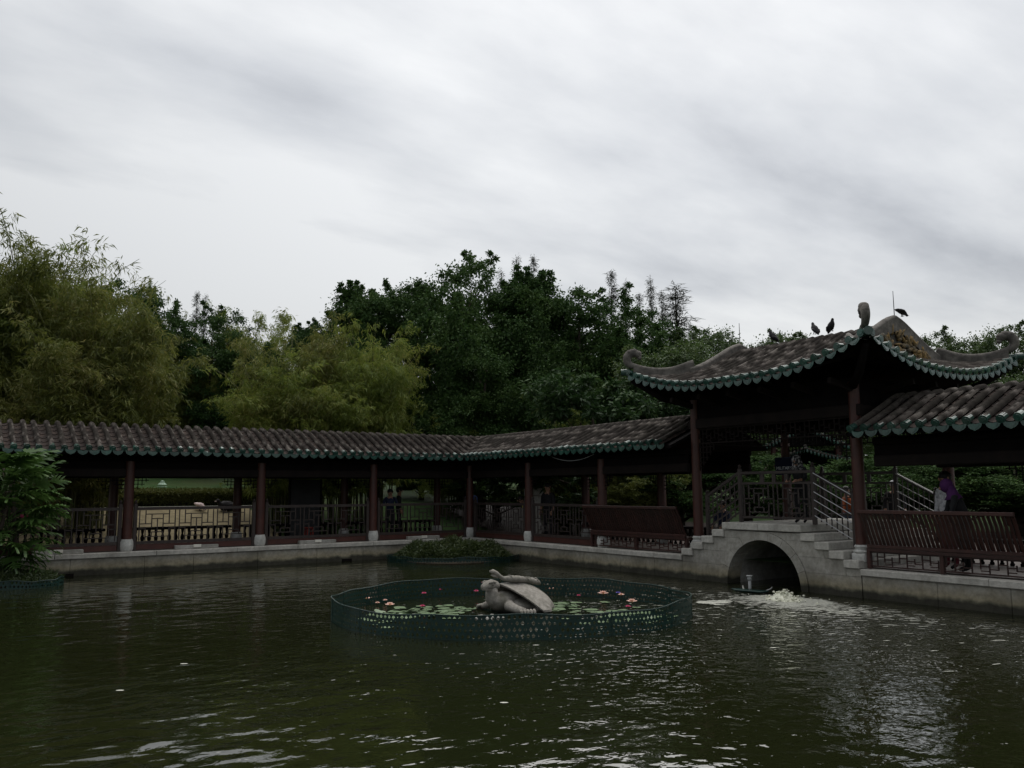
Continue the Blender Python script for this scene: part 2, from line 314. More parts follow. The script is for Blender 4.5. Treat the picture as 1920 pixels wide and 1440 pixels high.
def npmesh(name, V, F, mats, mi=None, smooth=False):      # V (n,3), F (m,k)
    me = bpy.data.meshes.new(name); V = np.ascontiguousarray(V, np.float32); F = np.ascontiguousarray(F, np.int32); k = F.shape[1]
    me.vertices.add(len(V)); me.vertices.foreach_set('co', V.ravel()); me.loops.add(F.size); me.loops.foreach_set('vertex_index', F.ravel())
    me.polygons.add(len(F)); me.polygons.foreach_set('loop_start', np.arange(0, F.size, k, dtype=np.int32)); me.polygons.foreach_set('loop_total', np.full(len(F), k, np.int32))
    for m in (mats if isinstance(mats, (list, tuple)) else [mats]): me.materials.append(MT[m])
    if mi is not None: me.polygons.foreach_set('material_index', np.ascontiguousarray(mi, np.int32))
    me.update(calc_edges=True); me.validate(); return me

# ------------------------------------------------------------------ the setting: ground, path, water
def gz(x, y):
    d = np.maximum(0, -y-3.6)
    return .55 + .25*np.minimum(d, 4.7) + .13*np.clip(d-4.7, 0, 14) + .03*np.clip(-x-9, 0, 40)
def sheet(name, xs, ys, hole, mat, dz=0., **k):
    mb = MB(); idx = {}
    V = []; F = []
    for i, x in enumerate(xs):
        for j, y in enumerate(ys): idx[(i, j)] = len(V); V.append((x, y, float(gz(x, y))+dz))
    for i in range(len(xs)-1):
        for j in range(len(ys)-1):
            cx, cy = (xs[i]+xs[i+1])/2, (ys[j]+ys[j+1])/2
            if hole and hole[0] < cx < hole[1] and hole[2] < cy < hole[3]: continue
            F.append((idx[(i, j)], idx[(i+1, j)], idx[(i+1, j+1)], idx[(i, j+1)]))
    mb.add(V, F); return mb.build(name, mat, smooth=True, **k)
xs = [-700, -300, -150, -80, -50] + list(np.arange(-40, -3, 3.)) + [-.45, 4, 8, 12, 16, 19.4, 24, 30, 40, 80, 200, 700]
ys = [-700, -300, -150, -80, -50] + list(np.arange(-40, -9, 3.)) + [-8.3, -6, -3.6, -.45, 5, 10, 15, 20, 25.2, 30, 40, 80, 200, 700]
sheet('ground', xs, ys, (-.45, 19.4, -.45, 25.2), 'ground', kind='structure')
sheet('courtyard', [-14, -10, -6, -3.2], [-7.9, -3, 3, 8, 13, 18, 24], None, 'floor', .005, kind='structure')
sheet('path', [5.4, 8, 12, 16, 20, 26], [-7.9, -6, -3.6, -3.2], None, 'path', .006, kind='structure')
MB().grid([[(x, y, 0) for y in (-.3, 6, 12, 18, 25.3)] for x in (-5.2, -.3, 5, 10, 15, 19.5)]).build('pond_water', 'water', kind='structure')
fl = MB().box(-.25, -3.1, .3, 19.4, -.30, .615); fl.box(-3.1, -3.1, .3, -.30, 10.45, .6152); fl.box(-3.1, 15.55, .3, -.30, 26, .6151)
fl.build('corridor_floor', 'floor', kind='structure')
# near bank behind the viewer's edge
MB().bbox(-.4, 25.2, -.3, 19.4, 25.6, .6).bbox(19.4, -3, -.3, 19.9, 25.6, .6).build('pond_edge', 'coping', kind='structure')

# ------------------------------------------------------------------ roofs: curved rows of barrel tiles, pan tiles, glazed end tiles and drip tiles
def resample(path, step):
    path = np.array(path, float); d = np.r_[0, np.cumsum(np.linalg.norm(np.diff(path, axis=0), axis=1))]
    k = max(2, int(round(d[-1]/step))+1); t = np.linspace(0, d[-1], k)
    return np.stack([np.interp(t, d, path[:, i]) for i in range(3)], 1)
def frames(path, side):
    T = np.gradient(path, axis=0); T /= np.linalg.norm(T, axis=1)[:, None]; S = np.array(side, float)[None, :]
    Nn = np.cross(T, S); Nn /= np.linalg.norm(Nn, axis=1)[:, None]; Nn[Nn[:, 2] < 0] *= -1
    return T, Nn
def barrel_row(path, side, r=.067, n=6):
    p = resample(path, .23); T, Nn = frames(p, side); side = np.array(side, float); mb = MB(); rings = []
    for i in range(len(p)-1):
        j = random.uniform(-.004, .004)
        for q, rr in ((i, r*1.014), (i+1, r*.986)):
            rings.append([p[q]+Nn[q]*.045+(side*(math.cos(t)*rr+j)+Nn[q]*math.sin(t)*rr*1.08) for t in np.linspace(-.25, math.pi+.25, n+1)])
    mb.grid(rings); return mb
def pan_row(path, side, w=.19, dep=.035):
    p = resample(path, .30); T, Nn = frames(p, side); side = np.array(side, float); mb = MB(); rings = []
    for i in range(len(p)-1):
        for q, h in ((i, -.008), (i+1, -.024)):
            rings.append([p[q]+side*x*w/2+Nn[q]*(h-.02+dep*(x*x)) for x in (-1.1, -.5, 0, .5, 1.1)])
    mb.grid(rings); return mb
def end_tile(p0, p1, side, r=.076):       # glazed end of a barrel row: p0 at the eave, p1 up the slope
    p0 = np.array(p0, float); p1 = np.array(p1, float); d = (p1-p0)/np.linalg.norm(p1-p0); p0 = p0-d*.03; s_ = np.array(side, float); nn = np.cross(d, s_); nn /= np.linalg.norm(nn); p0 = p0+(nn if nn[2] > 0 else -nn)*.042
    mb = MB(); mb.tube([p0, p0+d*.018, p0+d*.02, p0+d*.17], [r*1.10, r*1.10, r*.98, r*.95], 12)
    mb.tube([p0-d*.008, p0+d*.002], [r*.62, r*.72], 10); return mb
def drip_tile(p0, p1, side, w=.275):
    p0 = np.array(p0, float); p1 = np.array(p1, float); d = (p1-p0)/np.linalg.norm(p1-p0); s = np.array(side, float); s /= np.linalg.norm(s)
    nn = np.cross(d, s); nn = nn if nn[2] > 0 else -nn
    dn = -nn*.93-d*.36; dn /= np.linalg.norm(dn); of = np.cross(s, dn); of = of if of@d < 0 else -of
    O = [(-.5, .04), (-.47, -.02), (-.41, -.055), (-.28, -.088), (-.12, -.106), (0, -.122), (.12, -.106), (.28, -.088), (.41, -.055), (.47, -.02), (.5, .04), (.25, .008), (0, -.002), (-.25, .008)]
    A = [p0+s*x*w-dn*y-nn*0.0 for x, y in O]; A = [p0+s*x*w+dn*(-y) for x, y in O]; B = [a-of*.018 for a in A]; n = len(O)
    mb = MB(); mb.add(A+B, [tuple(range(n)), tuple(range(n, 2*n))[::-1]]+[(i, (i+1) % n, n+(i+1) % n, n+i) for i in range(n)])
    I = [p0+s*x*w*.62+dn*(-y*.62+.018)+of*.006 for x, y in O]; mb.add(I, [tuple(range(n))])
    # green front lip of the pan tile behind the drip
    mb.grid([[p0+d*t+s*x*w*.46+nn*(-.012+.035*x*x) for x in (-1, -.5, 0, .5, 1)] for t in (0, .10)])
    return mb

EAVE_O, RIDGE_O, EAVE_Z, RISE = .38, -1.5, 3.44, .87
def rz_(s):
    s = 2-s if s > 1 else s
    return EAVE_Z + RISE*(.85*s+.15*s*s) - .07*max(0, (s-.78)/.22)**2
def so_(o): return (EAVE_O-o)/(EAVE_O-RIDGE_O)
def prof(s): return EAVE_O-(EAVE_O-RIDGE_O)*s
SS = [0, .1, .2, .3, .4, .5, .6, .7, .8, .86, .92, .96, 1., 1.04, 1.08, 1.14]
def make_row_meshes():
    path = [(0, prof(s), rz_(s)) for s in SS]; sd_ = (1, 0, 0)
    p0, p1 = path[0], path[1]
    rows = [barrel_row(path, sd_).mesh('barrel_tile_row', 'tile', True) for _ in range(4)]
    pans = [pan_row(path, sd_).mesh('pan_tile_row', 'pan') for _ in range(2)]
    return rows, pans, end_tile(p0, p1, sd_).mesh('end_tile', 'glaze'), drip_tile((0, p0[1]+.03, p0[2]-.035), (0, p1[1], p1[2]-.035), sd_).mesh('drip_tile', 'glaze')
ROWS, PANS, ENDT, DRIPT = make_row_meshes()
GAP = .30
def frets(mb, P, a0, a1, o, z0, z1, unit=.95, t=.026, pat='step'):
    """lattice bars filling a panel a0..a1, z0..z1"""
    n = max(1, int(round((a1-a0-.1)/(unit+.14)))); U = (a1-a0)/n
    def seg(x0, y0, x1, y1, A, W):
        q = lambda x, y: P(A+x*W, o, z0+(z1-z0)*y)
        mb.bar(q(x0, y0), q(x1, y1), t, t, up=P(0, 1, 0))
    base = [(0, 0, 0, 1), (1, 0, 1, 1), (.17, .55, .17, 1), (.83, .55, .83, 1), (.17, .87, .83, .87), (.34, .87, .34, .40), (.66, .87, .66, .40), (.34, .72, .66, .72), (.5, .72, .5, .28),
            (0, .55, .34, .55), (.66, .55, 1, .55)]
    half = [(x0, 1-y0, x1, 1-y1) for x0, y0, x1, y1 in base[2:] if not (x0 == .5)]
    sm = [(.17, 0, .17, .45), (.83, 0, .83, .45), (.17, .13, .83, .13), (.34, .13, .34, .28), (.66, .13, .66, .28), (.34, .28, .66, .28), (0, .40, .17, .40), (.83, .40, 1, .40)]
    for i in range(n):
        A = a0+i*U+.06; W = U-.12
        for sgm in base+sm: seg(*sgm, A, W)
def fret_fine(mb, P, a0, a1, o, z0, z1, u=.16, t=.022):
    """small meander lattice"""
    n = max(2, int(round((a1-a0)/u))); U = (a1-a0)/n; h = z1-z0
    for i in range(n+1): mb.bar(P(a0+i*U, o, z0 if i % 2 else z0+h*.3), P(a0+i*U, o, z1 if i % 3 else z0+h*.7), t, t, up=P(0, 1, 0))
    for i in range(n):
        for fz in ((.33,) if i % 3 == 0 else (.66,) if i % 3 == 1 else (.5, .2)):
            mb.bar(P(a0+i*U, o, z0+h*fz), P(a0+(i+1)*U, o, z0+h*fz), t, t, up=P(0, 1, 0))
    for z in (z0, z1): mb.bar(P(a0, o, z), P(a1, o, z), t*1.3, t*1.3, up=P(0, 1, 0))
def drumbase(mb, x, y, z, h=.34, r=.182):
    mb.lathe([(r*.82, 0), (r*.9, .02), (r*1.0, h*.25), (r*1.05, h*.5), (r*1.0, h*.78), (r*.88, h*.96), (r*.84, h)], (x, y, z), 16)
def balustrade(root, P, a0, a1, o, name='balustrade', top=1.83, mat='rail', lattice=True):
    fr = MB(); B = lambda A0, A1, z0, z1, w: fr.box(*P(A0, o-w/2, z0), *P(A1, o+w/2, z1))
    B(a0+.06, a1-.06, top-.085, top, .075)
    b = fr.build(name, mat, root); bp = MB(); bp.box(*P(a0+.06, o-.03, .78), *P(a1-.06, o+.03, .86)); bp.build('lower_rail', mat, b)
    kb = MB(); kb.box(*P(a0+.06, o-.022, .62), *P(a1-.06, o+.022, .775)); kb.build('kick_board', 'redwood', b)
    for a in (a0, a1):
        m = MB(); m.bbox(*P(a-.05, o-.05, .60), *P(a+.05, o+.05, 1.93), .01); c = P(a, o, 1.93)
        m.lathe([(.035, 0), (.05, .02), (.03, .035), (.045, .06), (.03, .09), (.006, .11)], c, 10); m.build('post', mat, b)
    la = MB(); frets(la, P, a0+.06, a1-.06, o, .87, top-.09); la.build('lattice', mat, b)
    return b
def bench(root, P, a0, a1, o0=-.12, o1=.19, z0=1.06, z1=1.78):
    bm_ = MB(); bm_.box(*P(a0, o0-.42, z0-.10), *P(a1, o0+.05, z0-.04)); b = bm_.build('leaning_bench', 'bench', root)
    m = MB(); m.bbox(*P(a0, o1-.03, z1-.045), *P(a1, o1+.045, z1+.03), .01); m.build('top_rail', 'bench', b)
    m = MB(); m.bbox(*P(a0, o0-.03, z0-.035), *P(a1, o0+.06, z0+.035), .01); m.build('lower_rail', 'bench', b)
    m = MB()                                                     # one bent slat, shared
    pr = [(o0, z0+.03), (o0+.11, z0+.25), (o0+.21, z0+.50), (o1, z1-.05)]
    for q in range(len(pr)-1): m.bar(P(0, *pr[q]), P(0, *pr[q+1]), .058, .03, up=P(0, 1, 0))
    sm = m.mesh('slat', 'bench'); n = int((a1-a0)/.088)
    for i in range(n+1): put(sm, 'slat', b, loc=P(a0+.03+(a1-a0-.06)*i/n, 0, 0))
    m = MB(); fret_fine(m, P, a0+.02, a1-.02, o0-.02, .66, z0-.12); m.build('skirt_lattice', 'bench', b)
    for k in range(int((a1-a0)/1.3)+1):
        a = a0+(a1-a0)*k/max(1, int((a1-a0)/1.3)); m = MB(); m.bbox(*P(a-.04, o0-.07, .60), *P(a+.04, o0+.02, z0-.04), .008); m.build('skirt_post', 'bench', b)
    return b
def backbench(root, P, a0, a1, o=-2.75):
    m = MB(); m.bbox(*P(a0, o-.18, 1.08), *P(a1, o+.22, 1.16), .012); b = m.build('back_bench', 'woodblack', root)
    n = int((a1-a0)/.2); m = MB()
    m.lathe([(.045, 0), (.05, .04), (.03, .07), (.058, .17), (.06, .22), (.028, .32), (.045, .40), (.048, .455)], (0, 0, 0), 8); me = m.mesh('baluster', 'woodblack')
    for i in range(n): put(me, 'baluster', b, loc=P(a0+(i+.5)*(a1-a0)/n, o, .62))
    return b
def corridor(name, label, P, rot, cols, a0, a1, full, valley, bays, seed, base=(0, 0, 0), endcap=None):
    random.seed(seed); root = thing(name, label, 'covered walkway', base)
    # roof deck and its dark underside
    m = MB(); S2 = SS[:-3] + [2-s for s in SS[:-3]][::-1][1:]
    for dz, fl_ in ((-.05, 1), (-.12, 0)):
        m.grid([[P(a, prof(s)+(0 if 0 < s < 2 else (-.04 if s == 0 else .04)), rz_(s)+dz) for s in S2] for a in (a0, a1)])
    for s in (0, 2): m.grid([[P(a, prof(s)-(.04 if s == 0 else -.04), rz_(s)+dz) for dz in (-.05, -.12)] for a in (a0, a1)])
    for a in (a0, a1): m.grid([[P(a, prof(s), rz_(s)+dz) for s in S2] for dz in (-.05, -.12)])
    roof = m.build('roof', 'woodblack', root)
    m = MB()
    k = 0
    for a in np.arange(a0+.1, a1, .3): m.bar(P(a, .30, rz_(.04)-.155), P(a, RIDGE_O, rz_(1)-.17), .07, .07); k += 1
    m.build('rafters', 'woodblack', roof)
    for i, a in enumerate(full):
        ja, jo, jz = random.gauss(0, .007), random.gauss(0, .010), random.gauss(0, .004); put(random.choice(ROWS), 'barrel_tile_row', roof, loc=P(a+ja, jo, jz), rz=rot+random.gauss(0, .006)); put(ENDT, 'end_tile', roof, loc=P(a+ja, jo+random.gauss(0, .006), jz), rz=rot)
        put(random.choice(PANS), 'pan_tile_row', roof, loc=P(a+GAP/2, 0, 0), rz=rot); put(DRIPT, 'drip_tile', roof, loc=P(a+GAP/2+random.gauss(0, .006), random.gauss(0, .008), random.gauss(0, .005)), rz=rot+random.gauss(0, .03))
    for a in valley:
        for nm, off, fn, mt in (('barrel_tile_row', 0, barrel_row, 'tile'), ('pan_tile_row', .15, pan_row, 'pan')):
            s0 = so_(min(a+off, .3)); pth = [P(a+off, prof(s), rz_(s)) for s in [s0]+[s for s in SS if s > s0+.04]]
            fn(pth, P(1, 0, 0)).build(nm, mt, roof, smooth=(off == 0))
    # back slope, never seen from the pond: corrugated sheet
    m = MB(); aa = np.arange(a0, a1, .15)
    m.grid([[P(a, prof(s), rz_(s)+(.06 if i % 2 else 0)) for s in (1.1, 1.3, 1.5, 1.7, 1.9, 2.0)] for i, a in enumerate(aa)]); m.build('back_slope_tiles', 'tile', roof, kind='stuff')
    # beams, columns
    for o in (-.30, -2.70):
        m = MB(); m.bbox(*P(a0+.2, o-.07, 2.70), *P(a1-.05, o+.07, 2.93), .015); bm_ = m.build('beam', 'wood', root)
        m = MB(); m.box(*P(a0+.2, o-.02, 2.932), *P(a1-.05, o+.02, 3.14 if o > -1 else 3.14)); m.build('frieze_board', 'woodblack', bm_)
        m = MB(); m.tube([P(a0+.2, o, 3.23), P(a1-.05, o, 3.23)], .09, 8); m.build('purlin', 'woodblack', bm_)
    for a in cols:
        for o in (-.30, -2.70):
            c = P(a, o, 0); m = MB(); m.tube([(c[0], c[1], .90), (c[0], c[1], 2.0), (c[0], c[1], 3.15)], [.138, .136, .128], 14, cap=False); cc = m.build('column', 'redwood', root, smooth=True)
            m = MB(); drumbase(m, c[0], c[1], .585 if o > -1 else .61, .345 if o > -1 else .32); m.build('column_base', 'whitestone', cc, smooth=True)
            m = MB()                                             # fretwork brackets under the beam
            for sg in (-1, 1):
                for q in range(4):
                    x = .12+.11*q; m.bar(P(a+sg*x, o, 2.69), P(a+sg*x, o, 2.69-.46+.11*q), .02, .02); m.bar(P(a+sg*.1, o, 2.60-.11*q), P(a+sg*(.52-.11*q), o, 2.60-.11*q), .02, .02)
            m.build('bracket_lattice', 'woodblack', cc)
        m = MB(); m.bbox(*P(a-.06, -2.7, 2.95), *P(a+.06, -.3, 3.12), .01); m.build('cross_beam', 'woodblack', root)
    for kind, b0, b1 in bays:
        if kind == 'rail': balustrade(root, P, b0, b1, -.30)
        elif kind == 'bench': bench(root, P, b0, b1)
        elif kind == 'back': backbench(root, P, b0, b1)
        elif kind == 'backrail': balustrade(root, P, b0, b1, -2.75, 'back_balustrade')
    return root
PL = lambda a, o, z: (a, o, z)
PR = lambda a, o, z: (o, a, z)
VAL = [.15, -.15, -.45, -.75, -1.05, -1.35]
colsL = [15.08, 11.25, 7.42, 3.58, -.25]
colsR = [3.33, 7.02]
corridor('covered_corridor', 'long tiled open corridor with lattice railings along the far left bank', PL, 0, colsL+[18.9], -1.5, 19.5, list(np.arange(.45, 19.4, GAP)), VAL,
         [('rail', b+.20, a-.20) for a, b in zip([18.9]+colsL[:-1], colsL)] + [('back', b+.2, a-.2) for a, b in zip([18.9]+colsL[:-1], colsL)], 3, (7, -1.5, .6))
corridor('covered_corridor', 'tiled open corridor between the pond corner and the bridge pavilion', PR, -math.pi/2, colsR, -1.5, 10.55, list(np.arange(.45, 10.3, GAP)), VAL,
         [('rail', .0, 3.13), ('rail', 3.53, 6.82), ('bench', 6.72, 10.5), ('back', 3.5, 6.85), ('back', 7.2, 10.5)], 4, (-1.5, 5, .6))
corridor('covered_corridor', 'tiled open corridor with maroon slatted bench at the right picture edge', PR, -math.pi/2, [18.95, 22.6], 15.62, 24.2, list(np.arange(15.75, 24, GAP)), [],
         [('bench', 15.66, 18.75), ('bench', 19.1, 22.4), ('back', 15.7, 18.8), ('back', 19.1, 22.4)], 5, (-1.5, 18, .6))

# ------------------------------------------------------------------ pond walls of granite blocks with coping slabs
def pond_wall(name, label, P, a0, a1, seed, base, c0=None):
    random.seed(seed); root = thing(name, label, 'wall', base); a = a0; zc = .455
    while a < a1-.01:
        L_ = min(random.choice((1.35, 1.6, 1.9)), a1-a); L_ = a1-a if a1-a-L_ < .5 else L_
        j = random.uniform(0, .008); m = MB(); m.bbox(*P(a+.003, -.32, -.4), *P(a+L_-.003, -.012-j, zc-.003), .008); m.build('wall_block', 'granite_wall', root); a += L_
    a = a0 if c0 is None else c0
    while a < a1-.01:
        L_ = min(random.choice((1.9, 2.3, 2.6)), a1-a); L_ = a1-a if a1-a-L_ < .7 else L_
        j = random.uniform(0, .006); m = MB(); m.bbox(*P(a+.003, -.50, zc), *P(a+L_-.003, .045-j, .588+j*.4), .014); m.build('coping_slab', 'coping', root); a += L_
    return root
pond_wall('pond_wall', 'granite pond wall with coping under the long left corridor', PL, -.5, 19.4, 21, (9, 0, 0))
pond_wall('pond_wall', 'granite pond wall between the pond corner and the arched bridge', PR, -.03, 10.46, 22, (0, 5, 0), .046)
pond_wall('pond_wall', 'granite pond wall to the right of the arched bridge', PR, 15.54, 25.2, 23, (0, 20, 0))
for (a, L_) in ((12.75, .30), (4.62, .34)):     # drain openings at the waterline: solid boxes, the shade inside painted black
    m = MB(); m.box(a-L_/2, -.05, -.1, a+L_/2, .003, .07); m.build('drain_opening', 'woodblack', None, label='dark square drain at the foot of the left wall, %s' % ('beside the split-leaf plant' if a > 8 else 'below the middle of the corridor'), cat='drain')
lab = {9.35: 'grey stone step block with white plaque below the first railing', 5.6: 'grey stone step block with white plaque below the second railing', 1.75: 'grey stone step block with white plaque nearest the pond corner', 13.0: 'grey stone step block with white plaque by the split-leaf plant'}
for a, lb in lab.items():
    m = MB(); m.bbox(a-.62, -.215, .588, a+.62, -.06, .705, .012); t = m.build('stone_block', 'granite', None, label=lb, cat='stone block')
    m = MB(); m.bbox(a-.11, -.058, .640, a+.11, -.030, .722, .004); m.build('plaque', 'white', t)

# ------------------------------------------------------------------ arched stone bridge
def bridge():
    root = thing('arched_bridge', 'stepped granite bridge with a round arch over the pond inlet', 'bridge', (-2, 13, 0))
    C, r0, r1 = 13.0, 1.05, 1.24; DZ, U0, U1 = 1.45, 0.0, -4.3
    # voussoirs
    n = 9
    for i in range(n):
        t0, t1 = math.pi*i/n+.004, math.pi*(i+1)/n-.004; m = MB(); K = 5; V = []
        for x in (.022, -.45):
            for rr in (r0, r1):
                for k in range(K): t = t0+(t1-t0)*k/(K-1); V.append((x, C-rr*math.cos(t), .02+rr*math.sin(t)))
        F = []
        for k in range(K-1):
            F += [(k, k+1, K+k+1, K+k), (2*K+k, 3*K+k, 3*K+k+1, 2*K+k+1), (k, 2*K+k, 2*K+k+1, k+1), (K+k, K+k+1, 3*K+k+1, 3*K+k)]
        F += [(0, K, 3*K, 2*K), (K-1, 3*K-1, 4*K-1, 2*K-1)]
        m.add(V, F); m.build('voussoir', 'granite_wall', root)
    for sg in (-1, 1):
        m = MB(); m.bbox(.022, C+sg*r0, -.5, -.45, C+sg*r1, .016, .008); m.build('springer', 'granite_wall', root)
    # vault
    m = MB(); m.grid([[(x, C-r0*1.002*math.cos(t), .02+r0*1.002*math.sin(t)) for t in np.linspace(0, math.pi, 17)] for x in (-.44, U1)])
    m.grid([[(x, C+sg*r0*1.002, z) for z in (-.5, .03)] for sg in (-1, 1) for x in (-.44, U1)][0:2]); m.grid([[(x, C+r0*1.002, z) for z in (-.5, .03)] for x in (-.44, U1)])
    m.add([(U1, C-1.2, -.5), (U1, C+1.2, -.5), (U1, C+1.2, 1.3), (U1, C-1.2, 1.3)], [(0, 1, 2, 3)])  # end wall added to close the tunnel and keep its inside black
    m.build('vault', 'granite', root)
    # spandrel blocks in courses, cut by the arch
    def course(z0, z1, y0, y1, side):
        k = 6; pts = []
        zz = np.linspace(z0, z1, k); edge = []
        for z in zz:
            h = z-.02; d = math.sqrt(max(0, (r1+.006)**2-h*h)) if h < r1+.006 else 0
            edge.append(d)
        if side < 0: A = [(y0, z0), (C-edge[0], z0)] + [(C-e_, z) for e_, z in zip(edge[1:], zz[1:])] + [(y0, z1)]
        else: A = [(y1, z1)] + [(C+e_, z) for e_, z in zip(edge[::-1], zz[::-1])] + [(y1, z0)]
        n_ = len(A); m = MB(); j = random.uniform(0, .006)
        m.add([(-j, y, z) for y, z in A]+[(-.4, y, z) for y, z in A], [tuple(range(n_)), tuple(range(n_, 2*n_))[::-1]]+[(i, (i+1) % n_, n_+(i+1) % n_, n_+i) for i in range(n_)])
        m.build('spandrel_block', 'granite_wall', root)
    SY = [10.47, 10.82, 11.17, 11.52, 11.88]; SYr = [14.12, 14.48, 14.83, 15.18, 15.53]; SZ = [.59, .76, .93, 1.10, 1.27]
    random.seed(5)
    for z0, z1, yl, yr in ((-.4, .42, 10.47, 15.53), (.424, .755, 10.82, 15.18), (.76, 1.09, 11.35, 14.66), (1.095, 1.262, 11.75, 14.25)):
        course(z0, z1, yl, yr, -1); course(z0, z1, yl, yr, 1)
    for z0, z1, a, b in ((.424, .585, 10.47, 10.816), (.424, .585, 15.184, 15.53), (.76, .925, 11.17, 11.345), (.76, .925, 14.665, 14.83), (.59, .755, 10.824, 10.825)):
        if b-a > .05: m = MB(); m.bbox(-.003, a, z0, -.4, b, z1, .006); m.build('spandrel_block', 'granite_wall', root)
    # stone steps, each running back under the pavilion
    for i in range(4):
        z = SZ[i+1]-.0
        m = MB(); m.bbox(.05, SY[i]+.0, z-.17, U1, SY[i+1]+.02, z, .014); m.build('step', 'coping', root)
        j = 3-i; m = MB(); m.bbox(.05, SYr[j]-.02, z-.17, U1, SYr[j+1], z, .014); m.build('step', 'coping', root)
        if i < 3:
            for (A, B) in ((SY[i+1], SY[i+1]+.001), ):
                pass
    # body under the steps and deck behind the facing
    for i in range(3):
        z = SZ[i+1]-.17
        m = MB(); m.box(-.41, SY[i+1]+.03, z-.001, U1, C-1.26, z+.166); m.build('core', 'granite', root)
        m = MB(); m.box(-.41, C+1.26, z-.0012, U1, SYr[3-i]-.03, z+.1655); m.build('core', 'granite', root)
    m = MB(); m.bbox(.06, 11.86, 1.285, U1, 12.95, DZ, .016); m.build('deck_slab', 'coping', root)
    m = MB(); m.bbox(.058, 12.956, 1.285, U1, 14.14, DZ, .016); m.build('deck_slab', 'coping', root)
    return root
bridge()

